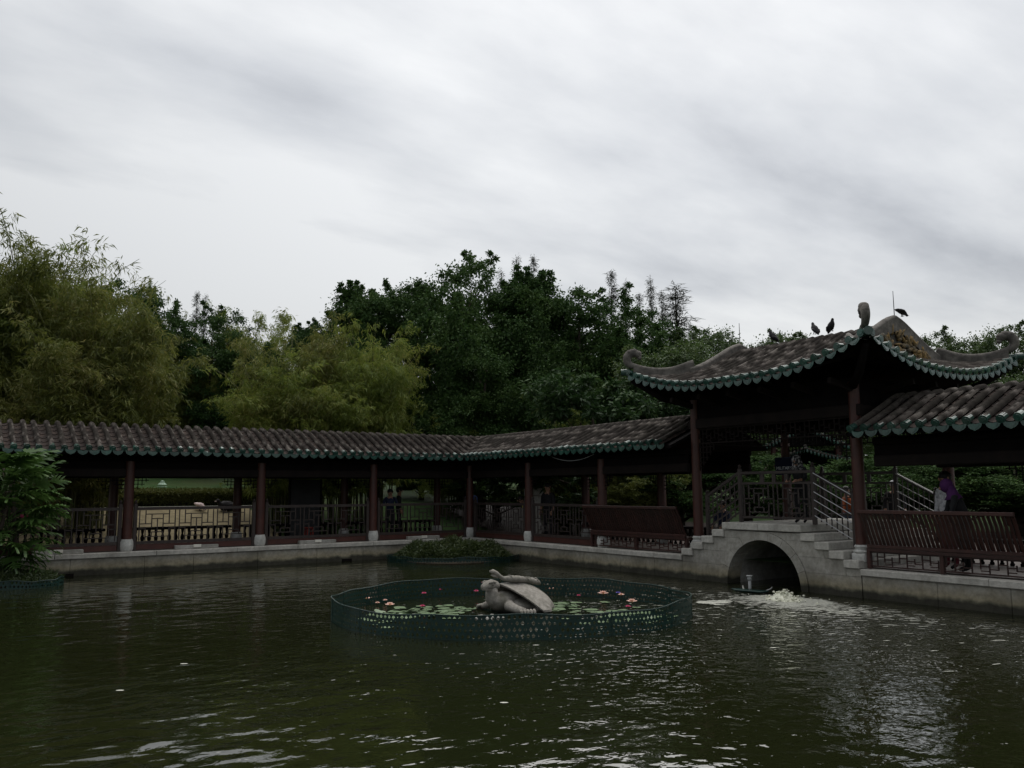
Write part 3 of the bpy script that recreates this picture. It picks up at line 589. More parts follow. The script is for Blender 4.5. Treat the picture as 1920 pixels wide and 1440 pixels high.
# ------------------------------------------------------------------ bridge pavilion with hip-and-gable roof
VC, LH, LG, UE, UR = 13.05, 3.55, 2.30, .95, -2.10
HR = UE-UR; KG = LH-LG; ZE, RP = 4.74, 1.27
def shp(x): return .74*x+.26*x*x-.05*max(0, (x-.84)/.16)**2
def zs(d, c): return ZE+RP*shp(min(d/HR, 1.))+.60*max(0, 1-c/2.9)**2.1*max(0, 1-d/1.7)**1.2
def slope_pt(which, x, d):          # which: 0 pond side, 1 back, 2 near gable end (+Y), 3 far end; x along the eave
    if which < 2:
        c = LH-abs(x-VC); u = UE-d if which == 0 else 2*UR-UE+d; return np.array((u, x, zs(d, max(c, 0))))
    c = HR-abs(x-UR); v = VC+LH-d if which == 2 else VC-LH+d; return np.array((x, v, zs(d, max(c, 0))))
def pavilion():
    random.seed(9); root = thing('bridge_pavilion', 'tiled hip-and-gable pavilion with upturned corners standing over the bridge', 'pavilion', (-2.1, 13.05, 1.0))
    m = MB()
    for dz in (-.05, -.14):
        for wh in (0, 1):
            m.grid([[slope_pt(wh, v, d)+np.array((0, 0, dz)) for d in np.linspace(.04, HR, 12)] for v in np.linspace(VC-LG, VC+LG, 14)])
            for sg in (-1, 1):
                m.grid([[slope_pt(wh, VC+sg*(LH-c), min(.04+(c-.04)*f, c)) + np.array((0, 0, dz)) for f in np.linspace(0, 1, 6)] for c in np.linspace(.05, KG, 8)])
        for wh in (2, 3):
            m.grid([[slope_pt(wh, UR+t*(HR-.04-(KG-.04)*f), .04+(KG-.04)*f)+np.array((0, 0, dz)) for f in np.linspace(0, 1, 6)] for t in np.linspace(-1, 1, 25)])
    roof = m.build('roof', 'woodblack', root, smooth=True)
    def rows(wh, x0, x1, n, gl=True):
        for i in range(n):
            x = x0+(x1-x0)*(i+.5)/n
            for off, nm in ((0, 'barrel'), ((x1-x0)/n/2, 'pan')):
                xx = x+off
                c = LH-abs(xx-VC) if wh < 2 else HR-abs(xx-UR)
                if c < .06: continue
                full = wh < 2 and abs(xx-VC) <= LG
                dm = HR if full else min(c, KG)
                ds = list(np.linspace(0, dm, 12 if full else 6)); pth = [slope_pt(wh, xx, d) for d in ds]
                if full: pth += [slope_pt(1-wh, xx, HR-q) for q in (.12, .25, .38)]
                sd_ = (0, 1, 0) if wh < 2 else (1, 0, 0); e0, e1 = slope_pt(wh, xx, 0), slope_pt(wh, xx, .2)
                # tilt side vector with the eave curve
                t0, t1 = slope_pt(wh, xx-.02, 0), slope_pt(wh, xx+.02, 0); sv = (t1-t0)/np.linalg.norm(t1-t0)
                if nm == 'barrel':
                    if dm > .25: barrel_row(pth, sd_).build('barrel_tile_row', 'tile', roof, smooth=True)
                    end_tile(e0, e1, sd_).build('end_tile', 'glaze', roof)
                else:
                    if dm > .3: pan_row(pth, sd_).build('pan_tile_row', 'pan', roof)
                    dr = (e1-e0)/np.linalg.norm(e1-e0)
                    drip_tile(e0-dr*.03-np.array((0, 0, .035)), e1-np.array((0, 0, .035)), sv, .25).build('drip_tile', 'glaze', roof)
    rows(0, VC-LH, VC+LH, 26); rows(2, UR-HR, UR+HR, 22)
    m = MB()
    for wh in (1, 3):
        h = LH if wh == 1 else HR; cc = VC if wh == 1 else UR
        for x in np.linspace(cc-h+.1, cc+h-.1, 25):
            c = h-abs(x-cc); dm = HR-.4 if (wh == 1 and abs(x-VC) <= LG) else min(c, KG)
            m.tube([slope_pt(wh, x, d) for d in np.linspace(0, dm, 5)], .07, 5)
    m.build('hidden_slope_tiles', 'tile', roof, kind='stuff')
    # hip ridges with curled ends
    for su, sv in ((1, 1), (1, -1), (-1, 1), (-1, -1)):
        dirn = np.array((su, sv, 0))/math.sqrt(2); corner = np.array((UR+su*HR, VC+sv*LH, 0))
        def hp(k): return corner-np.array((su, sv, 0))*k+np.array((0, 0, zs(k, k)))
        ks = np.linspace(KG+.02, .16, 12); nrm = np.array((-dirn[1], dirn[0], 0)); m = MB()
        top = [.27+.06*max(0, (k-.9)/.35)-.06*math.sin(math.pi*min(1, k/1.2)) for k in ks]
        P_ = [hp(k) for k in ks]
        m.grid([[p+nrm*sx*.075+np.array((0, 0, z)) for sx, z in ((-1, -.06), (-1, t), (1, t), (1, -.06))] for p, t in zip(P_, top)])
        m.add([P_[-1]+nrm*sx*.075+np.array((0, 0, z)) for sx, z in ((-1, -.06), (-1, top[-1]), (1, top[-1]), (1, -.06))], [(0, 1, 2, 3)])
        hr = m.build('hip_ridge', 'plaster', root)
        m = MB(); pts = [p+np.array((0, 0, t)) for p, t in zip(P_, top)]
        # curl: sweeps out, up and back in
        e = pts[-1]; R0 = .20; cen = e-dirn*.02+np.array((0, 0, R0-.01)); rr = []
        for q in range(1, 15):
            a = -math.pi/2+(math.pi*1.42)*q/14; R_ = R0*(1-.30*q/14)
            rr.append(cen+dirn*R_*math.cos(a)*1.05+np.array((0, 0, R_*math.sin(a))))
        allp = pts+rr; rad = [.062]*len(pts)+[.066+.028*math.sin(math.pi*q/14) for q in range(1, 15)]; rad[-1] = .045
        m.tube(allp, rad, 10, sq=(1.0, 1.25)); m.build('ridge_curl', 'plaster', hr, smooth=True)
        m = MB()
        for q, rb in ((5, .085), (7, .095), (9, .095), (11, .085)):
            c_ = rr[q]; o_ = (c_-cen)/np.linalg.norm(c_-cen); m.ell(c_+o_*.035, (rb, rb, rb*.9), 10, 6)
        m.ell(rr[-1]-np.array((0, 0, .01)), (.062, .062, .062), 10, 6); m.build('curl_lobes', 'plaster', hr, smooth=True)
        # glazed corner tile
        m = MB(); c0 = hp(0); m.tube([c0+dirn*.10, c0-dirn*.06], [.09, .085], 12); m.build('corner_tile', 'glaze', roof)
    # gable ridges and carved gable ends
    for sv in (1, -1):
        v0 = VC+sv*(LG-.02); ds = [KG-.10]+list(np.linspace(KG+.1, HR, 10)); P_ = [slope_pt(0, v0, d) for d in ds]+[slope_pt(1, v0, d) for d in ds[::-1][1:]]
        n_ = len(P_); hs = [.16+.05*math.sin(math.pi*i/(n_-1))**2 for i in range(n_)]
        m = MB(); m.grid([[p+np.array((0, sv*x, z)) for x, z in ((-.10, -.06), (-.10, h), (.10, h), (.10, -.10))] for p, h in zip(P_, hs)])
        for i in (0, n_-1): m.add([P_[i]+np.array((0, sv*x, z)) for x, z in ((-.10, -.06), (-.10, hs[i]), (.10, hs[i]), (.10, -.10))], [(0, 1, 2, 3)])
        gr = m.build('gable_ridge', 'plaster', root)
        m = MB(); m.tube([p+np.array((0, 0, h)) for p, h in zip(P_, hs)], .085, 10, sq=(1.25, .8)); m.build('ridge_roll', 'plaster', gr, smooth=True)
        # gable face
        zb = zs(KG, KG)-.05; m = MB(); A = [p+np.array((0, sv*.03, -.06)) for p in P_]; A += [np.array((A[-1][0], v0+sv*.03, zb)), np.array((A[0][0], v0+sv*.03, zb))]
        m.add(A, [tuple(range(len(A)))]); gb = m.build('gable', 'plaster', root)
        m = MB(); rr_ = random.Random(4)
        for q in range(90):
            x = rr_.uniform(-1, 1); wz = (1-abs(x))**.9; z = zb+.12+wz*rr_.uniform(.0, .72); u = UR+x*1.30
            a = rr_.uniform(0, 6); rot = np.array(Matrix.Rotation(a, 3, 'Y')); m.ell((u, v0+sv*.075, z), (rr_.uniform(.06, .17), .035+rr_.uniform(0, .03), rr_.uniform(.03, .06)), 8, 5, rot)
        for q in range(5):
            x = -1.0+.5*q; m.tube([(UR+x*.75+.09*math.cos(t)*(1-t/9), v0+sv*.085, zb+.22+.36*(1-abs(x))+.09*math.sin(t)*(1-t/9)) for t in np.linspace(0, 6, 14)], .026, 6)
        m.build('carved_relief', 'carving', gb, smooth=True)
        m = MB(); m.tube([(UR-.06, v0, 6.12), (UR-.06, v0, 6.80)], [.012, .007], 6); m.build('lightning_rod', 'woodblack', root)
    # columns
    for u in (-.30, -3.90):
        for v in (10.77, 15.40):
            m = MB(); m.tube([(u, v, 1.06), (u, v, 2.6), (u, v, 4.55)], [.128, .126, .118], 14, cap=False); c = m.build('column', 'redwood', root, smooth=True)
            m = MB(); m.bbox(u-.17, v-.17, .70, u+.17, v+.17, .90, .03); m.lathe([(.17, .90), (.19, .93), (.14, .97), (.15, 1.0), (.165, 1.03), (.14, 1.07)], (u, v, 0), 14); m.build('plinth', 'whitestone', c)
    for u in (-.30, -3.90):
        m = MB(); m.bbox(u-.08, 10.6, 3.80, u+.08, 15.57, 4.05, .015); b = m.build('beam', 'wood', root)
        m = MB(); m.box(u-.03, 10.7, 4.052, u+.03, 15.47, 4.62); m.build('frieze_board', 'woodblack', b)
        m = MB(); P_ = lambda a, o, z: (u, a, z)
        fret_fine(m, P_, 10.9, 15.27, 0, 3.42, 3.78, .13, .022)
        for sg, a in ((1, 10.9), (-1, 15.27)):
            for q in range(5):
                x = a+sg*.12*q; m.bar((u, x, 3.42), (u, x, 2.72+.13*q), .022, .022); m.bar((u, a, 3.32-.13*q), (u, a+sg*(.5-.10*q), 3.32-.13*q), .022, .022)
        m.build('hanging_lattice', 'wood', b)
    for v in (10.77, 15.40):
        m = MB(); m.bbox(-.3, v-.07, 3.802, -3.9, v+.07, 4.045, .015); b = m.build('beam', 'wood', root)
        m = MB(); m.box(-.3, v-.028, 4.047, -3.9, v+.028, 4.60); m.build('frieze_board', 'woodblack', b)
        m = MB(); P_ = lambda a, o, z: (a, v, z); fret_fine(m, P_, -3.75, -.45, 0, 3.42, 3.78, .15, .022); m.build('hanging_lattice', 'wood', b)
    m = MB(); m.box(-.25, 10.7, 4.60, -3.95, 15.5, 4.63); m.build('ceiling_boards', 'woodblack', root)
    # bracket arms carrying the eave
    for u, v in [(-.3, x) for x in np.linspace(10.77, 15.4, 6)]+[(x, 15.4) for x in np.linspace(-3.9, -.3, 5)[:-1]]:
        q = np.array((1., 0, 0)) if v < 15.39 or u > -.31 else np.array((0, 1., 0))
        m = MB(); m.bar(np.array((u, v, 4.36)), np.array((u, v, 4.52))+q*.85, .09, .12); m.build('eave_bracket', 'wood', root)
    for su, sv in ((1, 1), (1, -1), (-1, 1)):
        a = np.array((UR+su*1.8, VC+sv*2.31, 4.42)); b = np.array((UR+su*(HR-.12), VC+sv*(LH-.12), 5.12)); m = MB(); m.tube([a, (a+b)/2-np.array((0, 0, .14)), b], [.10, .095, .07], 8); m.build('corner_rafter', 'woodblack', root, smooth=True)
    return root
pavilion()
# railing of the bridge
def bridge_rail(label, u, cat='railing', silvery=True):
    root = thing('bridge_railing', label, cat, (u, 13, 1.45)); P_ = lambda a, o, z: (u, a, z)
    posts = [(11.05, .98, 2.12), (12.13, 1.45, 2.74), (14.22, 1.45, 2.74), (15.22, .98, 2.16)]
    for a, z0, z1 in posts:
        m = MB(); m.bbox(u-.045, a-.045, z0, u+.045, a+.045, z1, .01); m.lathe([(.03, 0), (.048, .02), (.03, .04), (.045, .065), (.03, .09), (.006, .11)], (u, a, z1), 10); m.build('post', 'rail', root)
    m = MB(); m.bbox(u-.035, 12.17, 2.60, u+.035, 14.18, 2.67, .008); m.build('top_rail', 'rail', root)
    m = MB(); m.box(u-.025, 12.17, 2.36, u+.025, 14.18, 2.41); m.build('middle_rail', 'rail', root)
    m = MB(); m.box(u-.025, 12.17, 1.55, u+.025, 14.18, 1.60); m.build('lower_rail', 'rail', root)
    m = MB(); frets(m, P_, 12.18, 14.17, 0, 1.60, 2.36, .85)
    for a in (12.8, 13.15, 13.5): m.box(u-.02, a-.05, 2.41, u+.02, a+.05, 2.60)
    m.build('lattice', 'rail', root)
    for (a, za), (b, zb), mt in (((11.09, 1.12), (12.09, 1.66), 'rail'), ((14.26, 1.60), (15.18, 1.12), 'silvery')):
        for k, h in enumerate((.98, .76, .56, .38, .20, .03)):
            m = MB(); mm = mt if silvery else 'rail'
            if k == 0: m.bar((u, a, za+h), (u, b, zb+h), .07, .06); m.build('sloped_rail', 'rail', root)
            if mm == 'silvery': m = MB(); m.tube([(u+.05, a, za+h+.02), (u+.05, b, zb+h+.02)], .010, 8); m.build('silvery_bar', 'silvery', root)  # thin silvery bars beside the sloped rails, right-hand slope only
            elif k: m.bar((u, a, za+h), (u, b, zb+h), .03, .035); m.build('sloped_rail', 'rail', root)
        m = MB()
        for q in range(1, 7):
            f = q/7; m.bar((u, a+(b-a)*f, za+(zb-za)*f-.02), (u, a+(b-a)*f, za+(zb-za)*f+.95), .022, .022)
        m.build('baluster_bars', 'rail', root)
    return root
bridge_rail('brown lattice railing on the pond side of the bridge deck', -.36)
bridge_rail('railing with bright steel bars on the far side of the bridge deck', -3.62)

# ------------------------------------------------------------------ loose wire under the eave
m = MB(); A = np.array((.18, 5.2, 3.28)); B = np.array((.18, 7.25, 3.28))
m.tube([A+(B-A)*t-np.array((0, 0, .16*4*t*(1-t))) for t in np.linspace(0, 1, 14)], .009, 5); m.build('hanging_cable', 'pvc', None, label='thin loose cable sagging below the green tile eave', cat='cable')
# ------------------------------------------------------------------ foliage
def unit(v): return v/(np.linalg.norm(v, axis=-1, keepdims=True)+1e-9)
def leaf_arrays(P, D, Ln, W, droop=.15, fold=0.):
    n = len(P); D = unit(D); S = unit(np.cross(D, unit(rng.normal(size=(n, 3))))); Ln = np.broadcast_to(Ln, n)[:, None]; W = np.broadcast_to(W, n)[:, None]
    z = np.array((0, 0, 1.))
    a = P; m = P+D*Ln*.45; t = P+D*Ln-z*Ln*droop
    V = np.stack([a, m+S*W/2, t, m-S*W/2], 1).reshape(-1, 3)
    return V, np.arange(4*n, dtype=np.int32).reshape(n, 4)
def sph(n): return unit(rng.normal(size=(n, 3)))
def make_bamboo(seed, H=10., Rr=2.6, nc=30, nspray=6200, per=10, mat='bamboo'):
    """clump of arching canes; leaf sprays sit in tufts along them, thinning to plumes at the tips"""
    global rng; rng = np.random.default_rng(seed); mb = MB(); T_ = []; W_ = []; S_ = []
    for i in range(nc):
        a = rng.uniform(0, 2*math.pi); b = np.array((math.cos(a), math.sin(a), 0))*rng.uniform(.1, .95); a2 = a+rng.normal(0, .8); le = np.array((math.cos(a2), math.sin(a2), 0))
        plume = i < 6; h = H*(rng.uniform(.92, 1.04) if plume else rng.uniform(.50, .93)); off = Rr*rng.uniform(.2, 1.15)
        f = lambda t: b+le*off*t**2.4+np.array((0, 0, h*(t-.13*t**6)))
        mb.tube([f(t) for t in np.linspace(0, 1, 11)], list(np.linspace(.045, .006, 11)), 5, cap=False)
        for t in np.arange(.30, 1.0, .052):
            for q in range(2):
                az = rng.uniform(0, 6.28); bl = rng.uniform(.15, 1.25)*(1.08-.75*t); T_.append(f(t)+np.array((math.cos(az), math.sin(az), .15-.25*bl))*bl); W_.append((.25 if plume and t > .8 else 1.)*(1.15-.45*t)*rng.uniform(.35, 1.6)); S_.append(.16+.26*(1-t)*rng.uniform(.5, 1.2))
    T_ = np.array(T_); W_ = np.array(W_); S_ = np.array(S_); k = rng.choice(len(T_), nspray, p=W_/W_.sum())
    E_ = T_[k]+rng.normal(0, 1, (nspray, 3))*S_[k][:, None]*np.array((1.1, 1.1, .7))
    az = rng.uniform(0, 2*math.pi, nspray); od = np.stack([np.cos(az), np.sin(az), rng.uniform(-.4, .45, nspray)], 1)
    kk = np.repeat(np.arange(nspray), per); n = len(kk)
    P = E_[kk]+od[kk]*rng.uniform(-.18, .18, n)[:, None]+rng.normal(0, .045, (n, 3))
    D = od[kk]*.8+rng.normal(0, .42, (n, 3))+np.array((0, 0, -.50))
    V, F = leaf_arrays(P, D, rng.uniform(.15, .33, n), rng.uniform(.026, .046, n), .2)
    return npmesh('bamboo_foliage', V, F, mat), mb.mesh('bamboo_culms', 'culm', True)
def make_tree(seed, H=10., Rw=3.6, ncl=560, per=105, mat='ficus', ls=(.09, .16), lw=.55, spires=16, low=.2, rad=(.32, .85)):
    """unit tree of height H: trunk with limbs; crown of leaf clumps, upright shoots on top"""
    global rng; rng = np.random.default_rng(seed); C = []; Rc = []
    nb = 16; bc = []
    for i in range(nb):                       # big lobes
        a = rng.uniform(0, 2*math.pi); zz = rng.uniform(low+.12, .88); env = math.sin(math.pi*min(1, max(0.05, (zz-low*.4)/(1.06-low*.4)))**.8); r = Rw*env*rng.uniform(.35, .85)
        bc.append((np.array((math.cos(a)*r, math.sin(a)*r, zz*H)), rng.uniform(.16, .28)*Rw*1.25))
    bc.append((np.array((0, 0, .8*H)), .4*Rw)); bc.append((np.array((0, 0, .5*H)), .5*Rw))
    for i in range(ncl):
        b, r = bc[rng.integers(len(bc))]; d = sph(1)[0]; d[2] = d[2]*.8+.12; C.append(b+d*r*rng.uniform(.65, 1.08)); Rc.append(rng.uniform(*rad)*.75)
    sc = []
    for i in range(spires):
        b, r = bc[rng.integers(len(bc))]; top = b+np.array((rng.normal(0, r*.4), rng.normal(0, r*.4), r*.75)); hgt = rng.uniform(.5, 1.2)
        for q in range(7): C.append(top+np.array((rng.normal(0, .16), rng.normal(0, .16), hgt*(q-1)/5))); Rc.append(.40*(1-.12*q)*rng.uniform(.7, 1.2))
    C = np.array(C); Rc = np.array(Rc); C[:, 2] = np.maximum(C[:, 2], low*H)
    k = np.repeat(np.arange(len(C)), per); n = len(k); d = sph(n); rr = np.minimum(np.abs(rng.normal(0, .62, n)), 1.25)
    P = C[k]+d*(Rc[k]*rr)[:, None]*np.array((1, 1, .72)); D = d*.8+rng.normal(0, .5, (n, 3))+np.array((0, 0, -.1))
    Ln = rng.uniform(*ls, n); V, F = leaf_arrays(P, D, Ln, Ln*lw, .15)
    mb = MB(); mb.tube([(0, 0, -.3), (.05, .02, H*.2), (-.05, .05, H*.45), (0, 0, H*.8)], [.30, .22, .16, .05], 8)
    for b, r in bc[:12]:
        s0 = np.array((0, 0, b[2]*.45)); mb.tube([s0, (s0+b)/2+np.array((0, 0, .1*H*.5)), b], [.12, .07, .03], 5)
    return npmesh('tree_crown', V, F, mat), mb.mesh('tree_trunk', 'bark', True)
def make_casuarina(seed, H=10.):
    global rng; rng = np.random.default_rng(seed); mb = MB(); P = []; D = []
    mb.tube([(0, 0, 0), (.03, 0, H*.5), (0, .03, H)], [.12, .06, .008], 6)
    for i in range(110):
        z = H*(.25+.75*rng.uniform(0, 1)**.8); a = rng.uniform(0, 6.28); ln = (1.02-z/H*.99)*rng.uniform(.25, 1.25)*1.35; o = np.array((math.cos(a), math.sin(a), .75)); e = np.array((0, 0, z))+o*ln
        mb.tube([(0, 0, z), e], [.02, .006], 4)
        m_ = 22; t = rng.uniform(.15, 1.1, m_); P.append(np.array((0, 0, z))+o*ln*t[:, None]+rng.normal(0, .09, (m_, 3))); D.append(o*.5+rng.normal(0, .5, (m_, 3))+np.array((0, 0, -.1)))
    P = np.concatenate(P); D = np.concatenate(D); V, F = leaf_arrays(P, D, rng.uniform(.18, .34, len(P)), .026, .3)
    return npmesh('casuarina_needles', V, F, 'needle'), mb.mesh('casuarina_trunk', 'bark')
def plant_tree(name, label, cat, meshes, px_, ytop, dep, H0, wscale, group, part=('crown', 'trunk'), rz=0.):
    t = at(px_, ytop, dep); x, y = t[0], t[1]; z0 = float(gz(x, y))-.05; s = (t[2]-z0)/H0
    r = thing(name, label, cat, (x, y, z0), group)
    for me, nm in zip(meshes, part):
        o = bpy.data.objects.new(nm, me); COL.objects.link(o); o.parent = r; o.rotation_euler = (0, 0, rz); o.scale = (wscale*s, wscale*s, s)
        if nm == 'culms': o['kind'] = 'stuff'
    return r
BA = make_bamboo(101); BB = make_bamboo(102, Rr=3.0); BC = make_bamboo(103, mat='bamboo_bright'); BD = make_bamboo(104, H=10, Rr=3.2, nc=20, nspray=4200, mat='bamboo_bright')
G = 'bamboo clumps behind the corridors'; PT = ('foliage', 'culms')
for lb, me, x, yt, dep, w_, rz in (
    ('tallest bamboo clump at the left picture edge', BA, 70, 402, 31, 1.0, 2.6),
    ('broad olive bamboo clump leaning over the corridor at far left', BB, -60, 480, 32, 1.2, 1.9),
    ('bamboo clump with drooping top right of the tallest clump', BB, 195, 480, 30, .85, 4.0),
    ('dense bamboo clump between the tallest clump and its right neighbour', BC, 115, 470, 31, .9, 5.4),
    ('dense bamboo clump partly cut off by the left picture edge', BA, 5, 440, 30, .85, 4.4),
    ('low brownish bamboo clump in front of the tall left clumps', BA, 145, 585, 28.5, 1.15, 2.2),
    ('bamboo clump at the right foot of the tall left clumps', BA, 270, 560, 44, .95, 5.1),
    ('bamboo clump with wispy bare tips against the sky', BD, 475, 552, 45, .80, .8),
    ('low dark bamboo clump left of the wispy one', BB, 395, 625, 45, 1.05, 3.3),
    ('low olive bamboo clump bridging the two bamboo groves', BA, 335, 660, 44, 1.1, .9),
    ('bamboo clump with thin tips in the middle of the grove', BB, 570, 572, 34, .85, 5.5),
    ('low bright bamboo clump in front of the middle grove', BC, 535, 650, 32.5, 1.15, 1.2),
    ('bright yellow-green bamboo clump beside the dark trees', BC, 705, 582, 35, .85, 2.6),
    ('low bright bamboo clump right above the middle of the roof', BC, 640, 680, 34, 1.1, 4.6),
    ('small bamboo clump drooping over the roof corner', BC, 835, 772, 37.5, 1.15, .4),
    ('yellowish bamboo tops behind the right corridor roof', BD, 1100, 768, 33.5, 1.1, 2.1),
    ('low bamboo seen through the right corridor near its middle column', BA, 1060, 850, 34.5, 1.9, 3.8),
    ('low bamboo seen through the right corridor above the bench', BB, 1190, 855, 32, 1.9, 1.0)):
    plant_tree('bamboo_clump', lb, 'bamboo', me, x, yt, dep, 9.3, w_, G, PT, rz)
FA = make_tree(201); FB = make_tree(202, Rw=4.2); FC = make_tree(203, Rw=3.4, spires=22)
MA = make_tree(204, mat='midleaf', Rw=4.2, spires=6); BR = make_tree(205, mat='broad', ncl=300, per=70, ls=(.22, .40), lw=.36, Rw=4.6, spires=4, low=.1)
G = 'dark trees behind the bamboo'
for lb, me, x, yt, dep, w_, rz in (
    ('dark tree peeping out between the left bamboo clumps', FA, 255, 500, 44, .9, .2),
    ('dark tree with low rounded top behind the wispy bamboo', FB, 400, 565, 44, 1.0, 1.1),
    ('dark tree behind the gap between the two bamboo groves', FA, 325, 600, 48, 1.1, 3.9),
    ('small dark tree just right of the wispy bamboo tips', FC, 580, 590, 42, .8, 2.3),
    ('dark tree with several upright shoots left of the tallest tree', FC, 690, 512, 43, .95, 3.1),
    ('dark tree with a pointed shoot touching the tallest tree', FA, 770, 500, 45, .9, 4.4),
    ('tallest dark tree in the middle of the picture', FB, 868, 466, 43, .92, .0),
    ('dark tree forming the right shoulder of the tallest tree', FC, 985, 495, 44, 1.05, 5.2),
    ('dark tree in front of the paired casuarina spires', FA, 1080, 525, 43, 1.2, 1.7),
    ('dark tree below the casuarina row', FB, 1185, 545, 43, 1.1, 2.9),
    ('green tree sloping down behind the pavilion curl', MA, 1285, 590, 44, 1.05, .9),
    ('low shadowy tree filling the gap above the roof corner', FA, 900, 640, 38, 1.2, 2.0),
    ('low shadowy tree behind the large-leaved shrub', FB, 1040, 650, 39, 1.2, 3.6),
    ('shadowy tree filling the gap under the casuarina row', FA, 1130, 600, 50, 1.2, 5.6),
    ('low shadowy tree behind the left roof curl', FC, 1230, 640, 41, 1.2, 4.1)):
    plant_tree('dark_tree', lb, 'tree', me, x, yt, dep, 10.3, w_, G, rz=rz)
G = 'lighter green trees round the pavilion'
for lb, me, x, yt, dep, w_, rz in (
    ('mid-green tree just behind the left roof curl', MA, 1230, 620, 37, 1.2, .5),
    ('rounded green tree above the middle of the pavilion roof', MA, 1462, 596, 46, .85, 1.5),
    ('thin green tree between the pavilion roof and the dark trees', MA, 1388, 615, 50, .8, 2.5),
    ('pale green tree behind the gable end of the pavilion', MA, 1800, 605, 46, .95, 3.5),
    ('green tree behind the right roof curl', MA, 1885, 600, 44, 1.0, 4.5),
    ('green bush filling the gap under the right eave corner', MA, 1870, 690, 33, 1.2, 5.5),
    ('green tree behind the pavilion seen through its lattice', MA, 1560, 700, 46, 1.3, .2),
    ('green tree at the far right beyond the corridor', MA, 2000, 660, 40, 1.2, 1.2)):
    plant_tree('green_tree', lb, 'tree', me, x, yt, dep, 10.3, w_, G, rz=rz)
plant_tree('broad_leaved_tree', 'low spreading large-leaved tree behind the right corridor roof', 'tree', BR, 1110, 690, 33.5, 10.3, 1.35, None, rz=.7)
plant_tree('broad_leaved_tree', 'second large-leaved tree close to the left roof curl', 'tree', BR, 1225, 715, 34.5, 10.3, 1.2, None, rz=3.7)
CA = make_casuarina(301); CB = make_casuarina(302)
for i, (lb, x, yt, dep, w_) in enumerate((
    ('thin casuarina spire, left of the pair by the tallest tree', 968, 480, 66, .75), ('thin casuarina spire, right of the pair by the tallest tree', 1000, 478, 66, .75),
    ('shorter casuarina left of the paired spires', 940, 505, 66, .7), ('first casuarina of the row right of the tallest tree', 1146, 506, 66, .95), ('second casuarina of the row right of the tallest tree', 1172, 528, 66, .8),
    ('third casuarina of the row right of the tallest tree', 1198, 548, 66, .8), ('fourth casuarina of the row right of the tallest tree', 1219, 520, 66, .85), ('fifth casuarina of the row, short and thin', 1240, 545, 66, .8),
    ('broad-topped casuarina at the right end of the row', 1268, 535, 62, 2.2), ('faint casuarina spires behind the left bamboo', 370, 546, 70, .7), ('faint short casuarina beside the left spire', 385, 552, 70, .6))):
    plant_tree('casuarina_tree', lb, 'tree', (CA, CB)[i % 2], x, yt, dep, 10.2, w_, 'far casuarina trees', rz=i*1.3)
# far wood closing the view under the crowns
def woods():
    global rng; rng = np.random.default_rng(77); n = 60000; th = rng.uniform(0, 1, n)
    a = at(-700, 800, 62); b = at(2700, 800, 62); Pp = a[None, :2]*(1-th)[:, None]+b[None, :2]*th[:, None]+rng.normal(0, 1.2, (n, 2)); hh = 6.2+1.6*np.sin(th*57)+1.1*np.sin(th*131+1)
    z = 1.5+hh*rng.uniform(0, 1, n)**.7; P = np.column_stack([Pp, z]); V, F = leaf_arrays(P, sph(n), rng.uniform(.5, .9, n), .45, .1)
    put(npmesh('far_woods', V, F, 'ficus'), 'far_woods', None, label='dark far wood closing the view behind the garden', cat='woods', kind='stuff')
woods()

# ------------------------------------------------------------------ lawn side: kerb, hedge, lamp, birds
def wz(x, y): return float(gz(np.float64(x), np.float64(y)))
kb = thing('path_kerb', 'pale kerb line between the tan path and the hedge', 'kerb', (8, -7.95, wz(8, -7.95)))
for i in range(13):
    x = 4+1.5*i; m = MB(); m.bbox(x+.005, -8.04, wz(x, -8)-.1, x+1.495, -7.9, wz(x, -8)+.07, .01); m.build('kerb_stone', 'coping', kb)
def hedge():
    global rng; rng = np.random.default_rng(31); n = 26000; x = rng.uniform(2.0, 12.5, n); y = rng.uniform(-9.3, -8.35, n); f = rng.uniform(0, 1, n)**.5
    top = rng.uniform(0, 1, n) < .4; z = np.where(top, .52+rng.normal(0, .03, n), f*.52); y = np.where(top, y, -8.35+rng.normal(0, .03, n)); zz = gz(x, y)+z
    V, F = leaf_arrays(np.column_stack([x, y, zz]), sph(n)+np.array((0, .4, .3)), rng.uniform(.05, .09, n), .045, .1)
    r = thing('clipped_hedge', 'low clipped hedge along the lawn seen through the left corridor', 'hedge', (7, -8.8, wz(7, -8.8)))
    put(npmesh('hedge_leaves', V, F, 'hedge'), 'leaves', r, kind='stuff'); m = MB(); P_ = []
    m.grid([[(x, y, wz(x, y)+z) for y, z in ((-8.42, 0), (-8.42, .46), (-9.25, .46), (-9.25, 0))] for x in np.linspace(2.1, 12.4, 12)]); m.build('core', 'soil', r)
hedge()
x, y = 8.15, -10.4; z = wz(x, y); r = thing('garden_lamp', 'pale green tiered garden lamp on the lawn', 'lamp', (x, y, z))
MB().lathe([(.04, 0), (.04, .34), (.07, .36)], (x, y, z), 10).build('post', 'lantern', r)
for k, q in enumerate((.38, .46)): MB().lathe([(.19, q), (.21, q+.02), (.10, q+.055)], (x, y, z), 14).build('tier', 'lantern', r)
MB().lathe([(.17, .54), (.18, .56), (.12, .63), (.085, .645), (.085, .70), (.015, .735)], (x, y, z), 14).build('cap', 'lantern', r)
